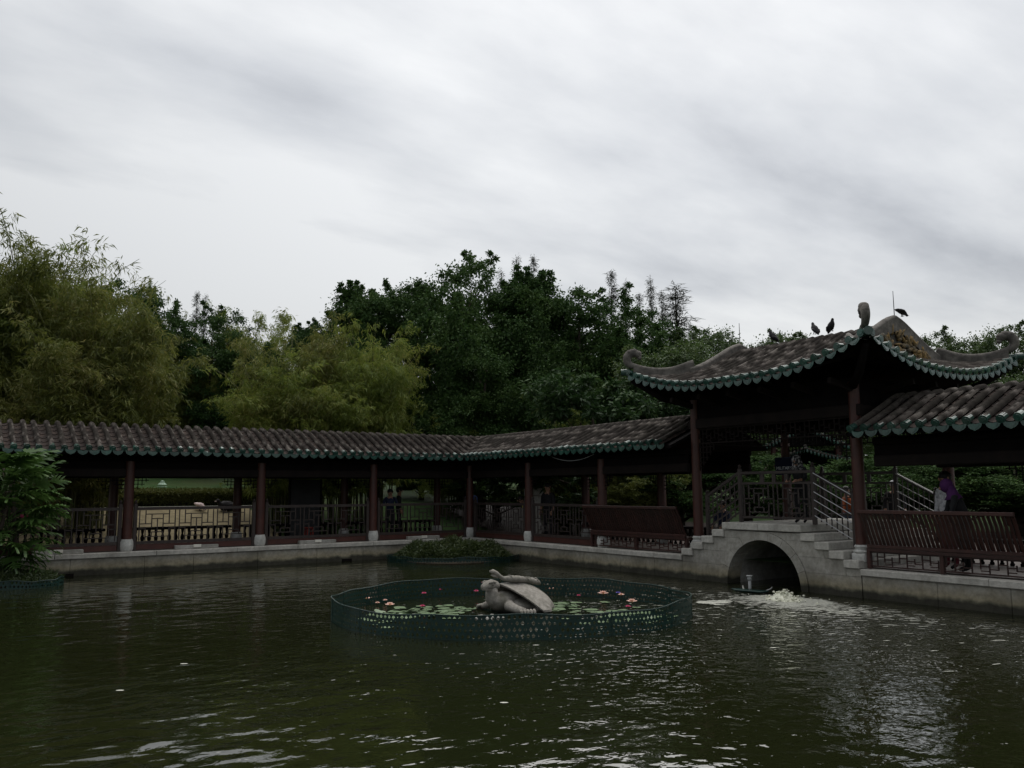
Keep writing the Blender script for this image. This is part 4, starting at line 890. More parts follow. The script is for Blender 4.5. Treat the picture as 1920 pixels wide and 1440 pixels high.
def bird(label, loc, heading, mats, size=1., pose='stand', name='pigeon', cat='pigeon', group=None):
    c, s = math.cos(heading), math.sin(heading); T = lambda p: (loc[0]+(p[0]*c-p[1]*s)*size, loc[1]+(p[0]*s+p[1]*c)*size, loc[2]+p[2]*size)
    root = thing(name, label, cat, loc, group)
    if pose == 'stand': body = [(-.13, 0, -.02), (-.10, 0, .03), (-.055, 0, .085), (-.01, 0, .135), (.03, 0, .18), (.045, 0, .22), (.05, 0, .255), (.06, 0, .272)]; rad = [.016, .036, .062, .074, .060, .038, .030, .016]; hd = (.058, 0, .262)
    elif pose == 'rest': body = [(-.20, 0, .09), (-.14, 0, .11), (-.06, 0, .125), (.03, 0, .13), (.08, 0, .14), (.105, 0, .17), (.12, 0, .195), (.135, 0, .20)]; rad = [.02, .05, .075, .075, .05, .026, .022, .014]; hd = (.13, 0, .20)
    else: body = [(-.17, 0, .17), (-.11, 0, .155), (-.04, 0, .135), (.03, 0, .11), (.075, 0, .075), (.10, 0, .05), (.112, 0, .035), (.12, 0, .025)]; rad = [.014, .035, .06, .065, .045, .03, .026, .012]; hd = (.115, 0, .035)
    m = MB(); m.tube([T(p) for p in body], [q*size for q in rad], 10); m.ell(T(hd), (.03*size,)*3, 8, 6); b = m.build('body', mats[0], root, smooth=True)
    m = MB(); m.tube([T((hd[0]+.022, 0, hd[2]-.002)), T((hd[0]+.058, 0, hd[2]-.012))], [.009*size, .002*size], 6); m.build('beak', mats[1], root)
    for sg in (-1, 1):
        m = MB(); q = [(body[3][0]+.02, sg*.05, body[3][2]+.005), (body[2][0], sg*.060, body[2][2]+.008), (body[1][0]-.01, sg*.035, body[1][2]+.012), (body[0][0]+.02, sg*.012, body[0][2]+.01)]
        m.tube([T(p) for p in q], [.022*size, .036*size, .026*size, .008*size], 8); m.build('wing', mats[0], root, smooth=True)
        m = MB(); m.tube([T((-.01, sg*.025, .09)), T((.0, sg*.025, .012))], .009*size, 5); m.tube([T((-.02, sg*.025, .012)), T((.035, sg*.025, .012))], .006*size, 5); m.build('leg', mats[1], root)
    return root
zr = 6.07
bird('dark pigeon, left of the two perched side by side on the roof', (UR+.12, 13.30, zr), -1.9, ('birddark', 'birddark'), 1.12)
bird('dark pigeon, right of the two perched side by side on the roof', (UR+.12, 13.78, zr), 1.2, ('birddark', 'birddark'), 1.12)
bird('dark pigeon alone on the left part of the roof ridge', (UR+.12, 12.02, zr), -1.0, ('birddark', 'birddark'), 1.12)
p_ = slope_pt(0, 15.05, 1.7); bird('dark pigeon with lowered head beside the near roof corner', (p_[0], p_[1], p_[2]+.10), .6, ('birddark', 'birddark'), 1.1, 'peck')
bird('dark pigeon with lowered head beside the lightning rod on the gable', (UR-.35, VC+LG, 6.22), 2.6, ('birddark', 'birddark'), 1.0, 'peck')
x, y = 7.35, -7.55; bird('pale pink bird resting on the kerb in front of the hedge', (x, y, wz(x, y)), 2.2, ('birdpale', 'birddark'), 1.7, 'peck', 'pale_bird', 'bird')
x, y = 6.45, -7.45; bird('large black bird beside the pale pink one by the hedge', (x, y, wz(x, y)-.12), .35, ('birddark', 'birdpale'), 2.6, 'rest', 'black_bird', 'bird')

# ------------------------------------------------------------------ split-leaf plant and shrubs in mesh-fenced planters
def mesh_fence(root, cx, cy, a, b, ang, h=.36, z0=-.08, cell=.078, a0=0., a1=2*math.pi, wob=.02, seed=1):
    rg = np.random.default_rng(seed); per = math.pi*(a+b)*(a1-a0)/(2*math.pi); n = int(per/cell); rows = max(3, int((h-z0)/cell)); V = []; F = []; ca, sa = math.cos(ang), math.sin(ang)
    dz = (h-z0)/rows; ph = rg.uniform(0, 6, 4)
    def pt(i, z):
        t = a0+(a1-a0)*i/n; rr = 1+.012*math.sin(3*t+ph[0])+.006*math.sin(11*t+ph[1]); x, y = a*rr*math.cos(t), b*rr*math.sin(t); hz = wob*math.sin(5*t+ph[2])+wob*.6*math.sin(13*t+ph[3])
        return (cx+x*ca-y*sa, cy+x*sa+y*ca, z+hz*(z-z0)/(h-z0))
    mb = MB()
    for r in range(rows):
        o = .5*(r % 2); zl, zh = z0+r*dz, z0+(r+1)*dz; zm = (zl+zh)/2; q = .36
        for i in range(n):
            i0 = i+o; hole = .14 if rg.uniform() < .10 else q+rg.uniform(-.05, .03)
            V = [pt(i0, zl), pt(i0+1, zl), pt(i0+1, zh), pt(i0, zh), pt(i0+.5, zm-dz*hole*1.15), pt(i0+.5+hole, zm), pt(i0+.5, zm+dz*hole*1.15), pt(i0+.5-hole, zm)]
            mb.add(V, [(0, 1, 4), (1, 5, 4), (1, 2, 5), (2, 6, 5), (2, 3, 6), (3, 7, 6), (3, 0, 7), (0, 4, 7)])
    f = mb.build('mesh_panel', 'fence', root)
    m = MB(); m.tube([pt(i, h) for i in np.linspace(0, n, 140)], .011, 6, cap=False); m.build('top_rim', 'fence', root)
    m = MB()
    for i in range(14):
        p = pt(n*i/14+3, 0); m.tube([(p[0], p[1], -.3), (p[0], p[1], h+.02)], .012, 5)
    m.build('stakes', 'fence', root, kind='stuff')
fd = math.atan2(-.824, -.567)                      # direction of view in plan
r = thing('mesh_fence', 'oval green plastic mesh fence round the turtle and water lilies', 'fence', (7.07, 13.09, 0)); mesh_fence(r, 7.09, 13.00, 2.86, 3.24, fd, seed=3)
def shrub_leaves(name, label, cx, cy, a, b, ang, n, hmax, ls, lw, mat, seed, root=None):
    global rng; rng = np.random.default_rng(seed); t = rng.uniform(0, 2*math.pi, n); rr = np.sqrt(rng.uniform(0, 1, n)); x, y = a*rr*np.cos(t), b*rr*np.sin(t); ca, sa = math.cos(ang), math.sin(ang)
    bump = .75+.25*np.sin(x*4+1)*np.cos(y*5); z = hmax*np.sqrt(np.maximum(0, 1-rr**2.5))*bump*rng.uniform(.25, 1, n)**.5
    P = np.column_stack([cx+x*ca-y*sa, cy+x*sa+y*ca, .05+z]); V, F = leaf_arrays(P, sph(n)*.8+np.array((0, 0, .5)), rng.uniform(*ls, n), lw, .25)
    put(npmesh(name, V, F, mat), 'leaves', root, kind='stuff')
r = thing('pond_shrub', 'low bushy green plant in the mesh planter at the pond corner', 'shrub', (1.75, 1.9, 0)); shrub_leaves('shrub', '', 1.75, 1.9, 1.05, 1.85, fd, 15000, .72, (.10, .24), .03, 'shrub', 41, r)
m = MB(); m.lathe([(1.6, -.3), (1.6, .03), (.2, .1)], (1.75, 1.9, 0), 24); m.build('soil', 'soil', r)
r = thing('mesh_fence', 'green mesh edging round the bushy plant at the pond corner', 'fence', (1.75, 1.9, 0)); mesh_fence(r, 1.75, 1.9, 1.35, 2.15, fd, .17, seed=5)
def split_leaf(seed, Ln=.98):
    rg = np.random.default_rng(seed); mb = MB(); n = 8
    rib = [np.array((Ln*t, 0, .16*math.sin(t*2.2)-.34*t*t)) for t in np.linspace(0, 1, 13)]
    mb.tube([np.array((-.55, 0, -.28)), np.array((-.25, 0, -.06)), rib[0]], [.016, .013, .010], 5)
    for i in range(12): 
        for sg in (-1, 1): mb.add([rib[i], rib[i+1], rib[i+1]+np.array((0, sg*.035, .005)), rib[i]+np.array((0, sg*.035, .005))], [(0, 1, 2, 3)])
    for sg in (-1, 1):
        for i in range(n):
            t = .04+.9*i/n; w = Ln*.50*math.sin(math.pi*(.22+.74*t))**.8*rg.uniform(.85, 1.1); b = rib[int(t*12)]; an = R(100-70*t)*sg; d = np.array((math.cos(an), math.sin(an), -.12)); e = np.array((1, 0, 0))
            hw = Ln*.060; tip = b+d*w+np.array((0, 0, -.12*w)); mid = b+d*w*.6+np.array((0, 0, .02))
            mb.add([b-e*hw, b+e*hw, mid+e*hw*.8, tip, mid-e*hw*.8], [(0, 1, 2, 4), (4, 2, 3)])
    return mb.mesh('split_leaf', 'splitleaf')
def split_plant():
    cx, cy = 14.45, 1.25; root = thing('split_leaf_plant', 'big glossy split-leaf plant standing in the water at left edge', 'plant', (cx, cy, 0)); ms = [split_leaf(s) for s in (1, 2, 3)]; rg = np.random.default_rng(8)
    for k in range(5):
        a = k*1.3; m = MB(); m.tube([(cx+.25*math.cos(a), cy+.25*math.sin(a), -.2), (cx+.35*math.cos(a), cy+.35*math.sin(a), 1.0), (cx+.2*math.cos(a+1), cy+.2*math.sin(a+1), 2.3+.2*k)], [.07, .055, .03], 7); m.build('stem', 'bark', root, smooth=True)
    for i in range(140):
        f = (i+.5)/140; z = .25+2.75*f**.9+rg.normal(0, .08); rad = (.48+.46*math.sin(math.pi*min(1, f*.95+.08)))*rg.uniform(.4, 1.); a = i*2.399+rg.normal(0, .3)
        o = bpy.data.objects.new('leaf', ms[i % 3]); COL.objects.link(o); o.parent = root; o.location = (rad*math.cos(a), rad*math.sin(a), z); s_ = rg.uniform(.65, 1.05); o.scale = (s_, s_, s_)
        o.rotation_euler = (rg.normal(0, .25), -.75*(f-.35)+rg.normal(0, .2), a+rg.normal(0, .3))
    m = MB(); c = at(45, 972, 21.9)
    for q in range(6): m.ell(c+rg.normal(0, .03, 3), (.045, .05, .06), 7, 5)
    m.build('flower', 'magenta', root, label='single deep pink bloom')
    r = thing('mesh_fence', 'green mesh edging round the foot of the split-leaf plant', 'fence', (cx, cy, 0)); mesh_fence(r, cx+.2, cy+.1, 1.05, 1.75, fd, .17, seed=6)
    r = thing('marsh_plants', 'low brownish water plants at the foot of the split-leaf plant', 'plants', (cx, cy, 0)); shrub_leaves('marsh', '', cx+.1, cy+.1, .9, 1.55, fd, 5000, .35, (.12, .3), .025, 'shrub', 43, r)
    m = MB(); m.lathe([(1.0, -.3), (1.0, .03), (.2, .08)], (cx+.1, cy+.1, 0), 20); m.build('soil', 'soil', r)
split_plant()

# ------------------------------------------------------------------ stone turtle with a snake on its back
TX, TY = 6.95, 12.75; _f = np.array((.82, -.57))*.74+np.array((.56, .82))*.67; _f /= np.linalg.norm(_f); _s = np.array((-_f[1], _f[0])); TS = 1.06
def tt(p): return (TX+(_f[0]*p[0]+_s[0]*p[1])*TS, TY+(_f[1]*p[0]+_s[1]*p[1])*TS, p[2]*TS)
def turtle():
    root = thing('turtle_statue', 'grey stone turtle with a snake on its back amid the water lilies', 'statue', (TX, TY, 0))
    def sp(s, t):
        at_ = abs(t); xf = .24-.42*at_**1.1; xb = -1.02+.42*at_**2.2; x = xf+(xb-xf)*s; w_ = .70*(1-.40*s**3); y = w_*t
        rg_ = (.50+.02*math.sin(s*3))*(1-s**3.2)+.05*s**3.2; hem = .05+.02*(1-s)
        return x, y, hem+(rg_-hem)*(1-at_**1.45)
    m = MB(); S_ = np.linspace(0, 1, 15); T_ = np.linspace(-1, 1, 21)
    m.grid([[tt(sp(s, t)) for t in T_] for s in S_]); m.grid([[tt(np.array(sp(s, t))-np.array((.015, 0, .035))) for t in T_[::-1]] for s in S_])
    for row in ([(0, t) for t in T_], [(1, t) for t in T_], [(s, -1) for s in S_], [(s, 1) for s in S_]): m.grid([[tt(sp(*q)) for q in row], [tt(np.array(sp(*q))-np.array((.015, 0, .035))) for q in row]])
    m.build('shell', 'turtle', root, smooth=True)
    m = MB(); m.ell(tt((-.22, 0, .10)), (.46*TS, .42*TS, .15*TS), 18, 10)
    m.tube([tt(p) for p in ((-.1, 0, .16), (.14, 0, .18), (.30, 0, .20), (.37, 0, .27), (.385, 0, .36), (.39, 0, .45))], [.20, .20, .165, .14, .118, .10], 14)
    b = m.build('body', 'turtle', root, smooth=True)
    m = MB(); m.tube([tt(p) for p in ((.24, 0, .45), (.30, 0, .475), (.39, 0, .495), (.49, 0, .48), (.56, 0, .455), (.60, 0, .435))], [.05, .100, .118, .104, .082, .04], 14, sq=(1.05, .82)); h = m.build('head', 'turtle', root, smooth=True)
    m = MB()
    for sg in (-1, 1): m.ell(tt((.45, sg*.10, .508)), (.030, .030, .030), 10, 7); m.tube([tt((.38, sg*.108, .54)), tt((.45, sg*.112, .55)), tt((.52, sg*.088, .53))], .018, 6)
    m.tube([tt((.605, 0, .42)), tt((.565, .07, .418)), tt((.47, .11, .415))], .008, 5); m.build('eyes', 'turtle', h, smooth=True)
    for sg in (-1, 1):                                          # front limbs: sleeve, forearm, toes
        m = MB(); m.tube([tt(p) for p in ((.10, sg*.10, .18), (.20, sg*.26, .13), (.16, sg*.42, .085), (.10, sg*.54, .06))], [.09, .095, .075, .06], 12, sq=(1.2, .9)); f = m.build('front_leg', 'turtle', root, smooth=True)
        m = MB()
        for q in range(5): y0 = sg*(.53+.022*q); m.tube([tt((.18-.055*q, y0, .075)), tt((.215-.055*q, y0+sg*.05, .065)), tt((.23-.055*q, y0+sg*.08, .01))], [.032, .032, .018], 7)
        m.build('toes', 'turtle', f, smooth=True)
        m = MB(); m.ell(tt((-.34, sg*.42, .05)), (.13, .12, .07), 12, 7); m.build('hind_leg', 'turtle', root, smooth=True)
    m = MB(); P_ = [(-.74, .02, .43), (-.66, .05, .46), (-.50, .08, .50), (-.36, .05, .52), (-.28, .06, .54), (-.14, .09, .555), (.0, .06, .565), (.12, .0, .58), (.20, -.01, .625), (.28, 0, .675), (.36, 0, .715), (.42, 0, .72)]
    m.tube([tt(p) for p in P_], [.035, .058, .064, .056, .064, .074, .070, .044, .040, .050, .047, .025], 12, sq=(1.1, .9)); sn = m.build('snake', 'turtle', root, smooth=True)
    m = MB(); m.tube([tt((.25, 0, .62)), tt((.34, 0, .64)), tt((.40, 0, .655))], [.03, .026, .012], 8); m.build('jaw', 'turtle', sn, smooth=True)
    m = MB()
    for k in range(9):
        x = -.62+.078*k; m.tube([tt((x+.05*math.sin(q)*.4, .06+.068*math.cos(q), .478+.14*(x+.62)+.070*math.sin(q))) for q in np.linspace(.2, 2.9, 7)], .008, 5)
    m.build('coil_grooves', 'turtle', sn, smooth=True)
turtle()
# pebble pile at the turtle's front
m = MB(); rg = np.random.default_rng(3)
for i in range(40):
    p = tt((.55+rg.uniform(-.05, .5), .30+rg.uniform(-.25, .35), 0)); q = rg.uniform(.02, .05); m.ell((p[0], p[1], .012), (q, q*.8, q*.5), 7, 5)
m.build('pebble_pile', 'granite', None, label='patch of wet grey pebbles in front of the stone turtle', cat='pebbles', kind='stuff')

# ------------------------------------------------------------------ water lilies
def wat(px_, py_, z=0.): d = FW+RT*(px_-960)/FPX+UP*(720-py_)/FPX; return CAM+d*((z-CAM[2])/d[2])
def lilies():
    rg = np.random.default_rng(17); ms = []
    for k in range(4):
        m = MB(); n = 14; t0 = .25+.1*k; V = [(0, 0, .004)]+[((1+.05*rg.normal())*math.cos(t), (1+.05*rg.normal())*math.sin(t), .02+.10*rg.uniform(0, 1)**2*(k % 2)) for t in np.linspace(t0, 2*math.pi-t0, n)]
        m.add(V, [(0, i, i+1) for i in range(1, n)]); ms.append(m.mesh('lily_pad', 'pad'))
    ca, sa = math.cos(fd), math.sin(fd); made = 0
    zones = [(-1.45, -.4, .75, .85), (-1.9, .1, .7, .8), (-.9, -.1, .6, .7), (1.6, -.2, .95, .9), (2.2, .3, .55, .6), (.9, -.9, .5, .6), (-2.3, .2, .3, .6), (1.9, .9, .7, .4)]
    while made < 260:
        zx, zy, wx, wy = zones[rg.integers(len(zones))]; lat = zx+rg.normal(0, wx*.55); dep = zy+rg.normal(0, wy*.6)   # lat along view-right, dep towards the viewer
        if (lat/3.2)**2+(dep/2.75)**2 > .93 or (abs(lat+.1) < .9 and -.45 < dep < .75): continue
        # view-right in plan is RT; towards the viewer is -FW
        X = 7.07+lat*RT[0]*1.0-dep*math.cos(fd); Y = 13.09+lat*RT[1]-dep*math.sin(fd); s = rg.uniform(.045, .14)
        o = put(ms[made % 4], 'lily_pad', None, loc=(X, Y, .006+.0006*(made % 30)), rz=rg.uniform(0, 6), label=('%s lily pad floating %s the stone turtle' % ('broad' if s > .10 else 'small', 'left of' if lat < -.1 else 'right of')), cat='lily pad', group='%s lily pads %s the turtle' % ('broad' if s > .10 else 'small', 'left of' if lat < -.1 else 'right of')); o.scale = (s, s, s*(.6 if made % 3 else 1.2))
        if made % 9 == 0: o.location.z = rg.uniform(.03, .09); o.scale *= .8; o.rotation_euler = (rg.normal(0, .2), rg.normal(0, .2), rg.uniform(0, 6))
        made += 1
    def flower(label, px_, py_, mat, r_, zz):
        r_ *= 1.25; c = wat(px_, py_, zz); root = thing('water_lily', label, 'water lily', (c[0], c[1], 0), 'water lilies in the mesh ring')
        m = MB(); m.tube([(c[0], c[1], -.05), (c[0], c[1], zz)], .006, 5); m.build('stem', 'soil', root)
        for ring, (nn, el, rl) in enumerate(((9, .35, 1.), (8, .85, .8), (6, 1.2, .6))):
            for i in range(nn):
                a = 2*math.pi*i/nn+ring*.35; d = np.array((math.cos(a)*math.cos(el), math.sin(a)*math.cos(el), math.sin(el))); sd_ = np.array((-math.sin(a), math.cos(a), 0)); b = np.array((c[0], c[1], zz)); w_ = r_*.26; up_ = np.cross(d, sd_)
                mid = b+d*r_*rl*.55; m = MB(); m.add([b, mid+sd_*w_*.5-up_*.004, b+d*r_*rl-up_*r_*.08, mid-sd_*w_*.5-up_*.004, mid+up_*r_*.06], [(0, 1, 4), (1, 2, 4), (2, 3, 4), (3, 0, 4)]); m.build('petal', mat, root)
        m = MB(); m.ell((c[0], c[1], zz+r_*.12), (r_*.2, r_*.2, r_*.15), 8, 5); m.build('stamens', 'yellow', root)
    for a in (('peach water lily farthest left in the mesh ring', 687, 1123, 'peach', .085, .07), ('peach water lily near the front left of the ring', 731, 1135, 'peach', .085, .06), ('small pink bud-like lily between the two left peach lilies', 708, 1131, 'peach', .045, .05),
              ('small pale pink lily above the front left one', 722, 1126, 'peach', .045, .06), ('peach water lily just right behind the turtle', 1032, 1104, 'peach', .07, .10), ('largest peach water lily right of the turtle', 1131, 1114, 'peach', .10, .10),
              ('small peach lily on a tall stem beside the violet one', 1165, 1116, 'peach', .06, .16), ('peach water lily near the right end of the ring', 1185, 1129, 'peach', .095, .08), ('magenta lily below the rightmost peach one', 1178, 1138, 'magenta', .05, .07),
              ('violet water lily right of the turtle', 1159, 1112, 'violet', .045, .18), ('magenta lily standing highest in the left half of the ring', 826, 1106, 'magenta', .045, .14), ('magenta lily left of the middle of the ring', 795, 1113, 'magenta', .05, .14),
              ('magenta lily near the front in the left half', 792, 1137, 'magenta', .048, .08), ('magenta lily just left of the turtle head', 905, 1094, 'magenta', .05, .16), ('dark magenta lily at the left foot of the turtle', 893, 1109, 'magenta', .05, .14), ('small red lily right of the turtle shell', 1085, 1117, 'magenta', .04, .07)): flower(*a)
lilies()

# ------------------------------------------------------------------ inlet: float with pipe, bubbling water, foam
r = thing('pump_float', 'dark green float with a pale upright pipe in front of the arch', 'pump', (1.0, 13.44, 0)); c = np.array((1.0, 13.44, 0)); d = np.array((-.25, .95, 0))
m = MB(); m.tube([c-d*.42+(0, 0, .05), c-d*.3+(0, 0, .03), c+d*.3+(0, 0, .025), c+d*.46+(0, 0, .05)], [.02, .06, .06, .02], 8, sq=(2.0, .55)); m.build('float', 'fence', r, smooth=True)
m = MB(); m.tube([c+d*.40+(0, 0, .06), c+d*.5+(0, 0, .10), c+d*.54+(0, 0, .14)], .012, 5); m.build('hook', 'pvc', r)
m = MB(); m.tube([c+(-.02, 0, -.1), c+(-.02, 0, .25)], .034, 12); m.lathe([(.034, .25), (.048, .26), (.048, .315), (.038, .32), (.068, .335), (.068, .36), (.045, .361)], (c[0]-.02, c[1], 0), 14); m.build('pipe', 'pvc', r, smooth=True)
m = MB(); m.tube([c-d*.14+(0, .0, .05), c-d*.16+(0, 0, .13)], [.02, .012], 6); m.build('valve', 'white', r)
def bubbling():
    rg = np.random.default_rng(5); X, Y = FOUNTAIN; r = thing('bubbling_water', 'creamy mound of bubbling water where the inlet jet surfaces', 'water jet', (X, Y, 0)); m = MB(); P_ = []
    for i in range(13):
        row = []
        for j in range(28):
            t = 2*math.pi*j/27; q = i/12; rr = .46*q*(1+.12*math.sin(3*t)+.08*math.sin(7*t+1)); z = .15*math.exp(-(q*2.1)**2)*(1+.16*math.sin(3*t+q*7+1)+.10*math.sin(7*t-q*11))+.016*rg.normal()*math.exp(-q*2)-.012*q
            row.append((X+rr*math.cos(t), Y+rr*1.15*math.sin(t), max(z, -.01) if i < 12 else -.02))
        row[-1] = row[0]; P_.append(row)
    m.grid(P_); m.build('mound', 'bubble', r, smooth=True)
    m = MB()
    for k in range(90):
        t = rg.uniform(0, 6.28); q = abs(rg.normal(0, .26)); z = max(.01, .16*math.exp(-(q/.22)**2)+rg.normal(.015, .025)); e = rg.uniform(.008, .028); m.ell((X+q*math.cos(t), Y+q*1.3*math.sin(t), z), (e*1.3, e*1.3, e), 6, 4)
    m.build('splashes', 'bubble', r, smooth=True, kind='stuff')
    mb = MB(); n = 2300
    for k in range(n):
        if k < 520: t = rg.uniform(0, 6.28); q = .40+abs(rg.normal(0, .18)); x = X+q*math.cos(t)*.75; y = Y+q*math.sin(t)*1.3+.12; s = rg.uniform(.015, .06)*(1.1-min(.8, (q-.42)))
        elif k < 1700: x = X+rg.normal(.45, .38); y = Y+rg.normal(.7, .9); s = rg.uniform(.006, .03)
        else: x = X+abs(rg.normal(0, 2.2)); y = Y+rg.normal(.2, 2.6); s = rg.uniform(.006, .02)
        if x < .08: continue
        a0 = rg.uniform(0, 6); st = rg.uniform(1.2, 5.); nn = 8; ax = fd+math.pi/2+rg.normal(0, .25); ca, sa = math.cos(ax), math.sin(ax); pts = []
        for j in range(nn):
            t = 2*math.pi*j/nn; rr = s*(1+.5*rg.normal()*.6); u_, v_ = rr*math.cos(t)*st, rr*math.sin(t)*.8; pts.append((x+u_*ca-v_*sa, y+u_*sa+v_*ca, .004+.0000015*k))
        mb.add(pts, [tuple(range(nn))])
    mb.build('foam', 'foam', None, label='white foam and froth drifting from the inlet jet', cat='foam', kind='stuff')
    mb = MB(); c = wat(1340, 1130)
    for k in range(26):
        x, y = c[0]+RT[0]*rg.normal(0, .22)+rg.normal(0, .05), c[1]+RT[1]*rg.normal(0, .22)+rg.normal(0, .05); s = rg.uniform(.04, .09)
        mb.add([(x+s*2*math.cos(t)*RT[0]-s*math.sin(t)*FW[0], y+s*2*math.cos(t)*RT[1]-s*math.sin(t)*FW[1], .0082+.00002*k) for t in np.linspace(0, 5.5, 8)], [tuple(range(8))])
    mb.build('foam_patch', 'foam', None, label='separate pale foam patch right beside the mesh ring', cat='foam', kind='stuff')
bubbling()
mb = MB(); rg = np.random.default_rng(9)
for (x, y) in [(1005, 1210), (1035, 1218), (1030, 1228), (945, 1318), (1190, 1210), (345, 1245), (225, 1295), (1450, 1215)]:
    c = wat(x, y); s = rg.uniform(.012, .035); mb.add([(c[0]+s*1.6*math.cos(t)*RT[0]-s*.8*math.sin(t)*FW[0], c[1]+s*1.6*math.cos(t)*RT[1]-s*.8*math.sin(t)*FW[1], .005) for t in np.linspace(0, 5.3, 7)], [tuple(range(7))])
mb.build('floating_petals', 'foam', None, label='scattered pale petals floating on the open pond', cat='petals', kind='stuff')
# ------------------------------------------------------------------ low planting behind the right corridor and the far pavilion
for lb, me, x, yt, dep, w_, rz in (
    ('dark shrub behind the left end of the bench corridor', FA, 1270, 845, 33, 3.0, .4), ('dark shrub seen between the pavilion columns on the left', FB, 1395, 840, 33, 2.6, 1.4), ('dark shrub behind the far bridge railing', FC, 1480, 868, 36, 3.2, 2.2),
    ('dark shrub behind the steel handrails', FA, 1600, 850, 31, 3.0, 3.1), ('dark shrub behind the person with the white cap', FB, 1690, 850, 30, 3.0, 4.0), ('dark shrub behind the two seated visitors', FC, 1790, 850, 29, 3.0, 5.0),
    ('dark shrub behind the right picture edge', FA, 1900, 845, 28, 3.2, .1), ('dark shrub beyond the right picture edge', FB, 2040, 840, 27, 3.2, 1.8), ('dark shrub behind the pond corner of the corridor', FC, 930, 870, 37, 3.0, 2.8), ('dark shrub seen through the third bay of the left corridor', FA, 790, 860, 40, 2.6, 1.8), ('dark shrub low behind the gap between the bamboo groves', FB, 330, 800, 46, 2.0, .8)):
    plant_tree('dark_shrub', lb, 'shrub', me, x, yt, dep, 10.3, w_, 'dark shrubs behind the right corridor', rz=rz)
def far_pavilion():
    c = at(1508, 800, 37); cx, cy, zt = c[0], c[1], c[2]; z0 = wz(cx, cy); root = thing('far_pavilion', 'small far pavilion with green-edged tiers seen through the bridge pavilion', 'pavilion', (cx, cy, z0))
    f = np.array((16.1-cx, 26.3-cy)); f /= np.linalg.norm(f); r = np.array((-f[1], f[0])); Q = lambda a, b, z: (cx+r[0]*a+f[0]*b, cy+r[1]*a+f[1]*b, z)   # a across, b towards the pond
    for tier, (zr_, ze, hw, n) in enumerate(((zt, zt-.95, 1.75, 13), (zt-1.0, zt-1.55, 1.9, 13))):
        m = MB()
        for sg in (-1, 1): m.grid([[Q(sg*hw*t, b, zr_-.03+(ze-zr_)*t**.8) for t in (0, .35, .7, 1)] for b in (-1.6, 1.2)])
        rf = m.build('roof', 'pan', root)
        for sg in (-1, 1):
            for i in range(9):
                b = -1.5+2.7*i/8; m = MB(); m.tube([Q(sg*hw*t, b, zr_+.02+(ze-zr_)*t**.8) for t in (0, .35, .7, 1)], .06, 6); m.build('barrel_tile_row', 'tile', rf)
            for i in range(n):                                   # glazed verge tiles on the gable edge
                t = (i+.5)/n; m = MB(); p = Q(sg*hw*t, 1.24, zr_+.02+(ze-zr_)*t**.8); m.tube([p, Q(sg*hw*t, 1.05, zr_+.05+(ze-zr_)*t**.8)], .07, 8); m.ell((p[0], p[1], p[2]-.09), (.05, .05, .09), 8, 5); m.build('verge_tile', 'glaze', rf)
        m = MB(); m.tube([Q(0, -1.6, zr_+.08), Q(0, 1.25, zr_+.08)], .09, 8); m.build('ridge', 'plaster', rf)
        if tier == 0: m = MB(); m.tube([Q(0, 1.2, zr_+.1), Q(-.06, 1.28, zr_+.3)], [.08, .05], 8); m.build('finial', 'whitestone', rf)
    m = MB(); m.add([Q(-1.5, 1.0, zt-.9), Q(1.5, 1.0, zt-.9), Q(0, 1.0, zt-.1)], [(0, 1, 2)]); m.build('gable', 'woodblack', root)
    for a in (-1.3, 1.3):
        for b in (-1.3, .9): m = MB(); m.tube([Q(a, b, z0), Q(a, b, zt-.9)], .12, 10); m.build('column', 'redwood', root)
    m = MB(); m.box(-.001, -.001, -.001, .001, .001, .001)
    m = MB(); m.grid([[Q(a, -1.3, z) for z in (z0, zt-1)] for a in (-1.3, 1.3)]); m.build('back_wall', 'darkboard', root)
far_pavilion()
# ------------------------------------------------------------------ things inside the corridors
m = MB(); m.bbox(-3.05, 11.10, 2.62, -3.0, 11.66, 3.10, .01); t = m.build('banner', 'navy', None, label='dark navy banner lettered MILITARY behind the bridge deck', cat='banner')
cu = bpy.data.curves.new('lettering', 'FONT'); cu.body = 'MILITARY'; cu.size = .125; cu.align_x = 'CENTER'; cu.align_y = 'CENTER'; cu.extrude = .002; cu.space_character = .95
lo = bpy.data.objects.new('lettering_curve', cu); COL.objects.link(lo); dg = bpy.context.evaluated_depsgraph_get(); lm = bpy.data.meshes.new_from_object(lo.evaluated_get(dg)); bpy.data.objects.remove(lo); lm.materials.clear(); lm.materials.append(MT['letters'])
o = put(lm, 'lettering', t, loc=(-2.996, 11.40, 2.80)); o.rotation_euler = (math.pi/2, 0, math.pi/2)
m = MB(); m.bbox(4.6, -2.42, .62, 5.75, -2.34, 2.66, .01); t = m.build('notice_board', 'darkboard', None, label='tall dark grey board standing behind the second corridor railing', cat='board')
for a in (4.62, 5.73): m = MB(); m.bbox(a-.03, -2.44, .617, a+.03, -2.325, 2.68, .006); m.build('frame_post', 'woodblack', t)
r = thing('red_stool', 'small red plastic stool behind the second corridor railing', 'stool', (5.35, -1.5, .62))
MB().lathe([(.15, .40), (.17, .42), (.16, .445)], (5.35, -1.5, .62), 14).build('seat', 'redplastic', r)
for a in range(4): t_ = .8+a*math.pi/2; m = MB(); m.tube([(5.35+.12*math.cos(t_), -1.5+.12*math.sin(t_), 1.03), (5.35+.17*math.cos(t_), -1.5+.17*math.sin(t_), .62)], .022, 6); m.build('leg', 'redplastic', r)
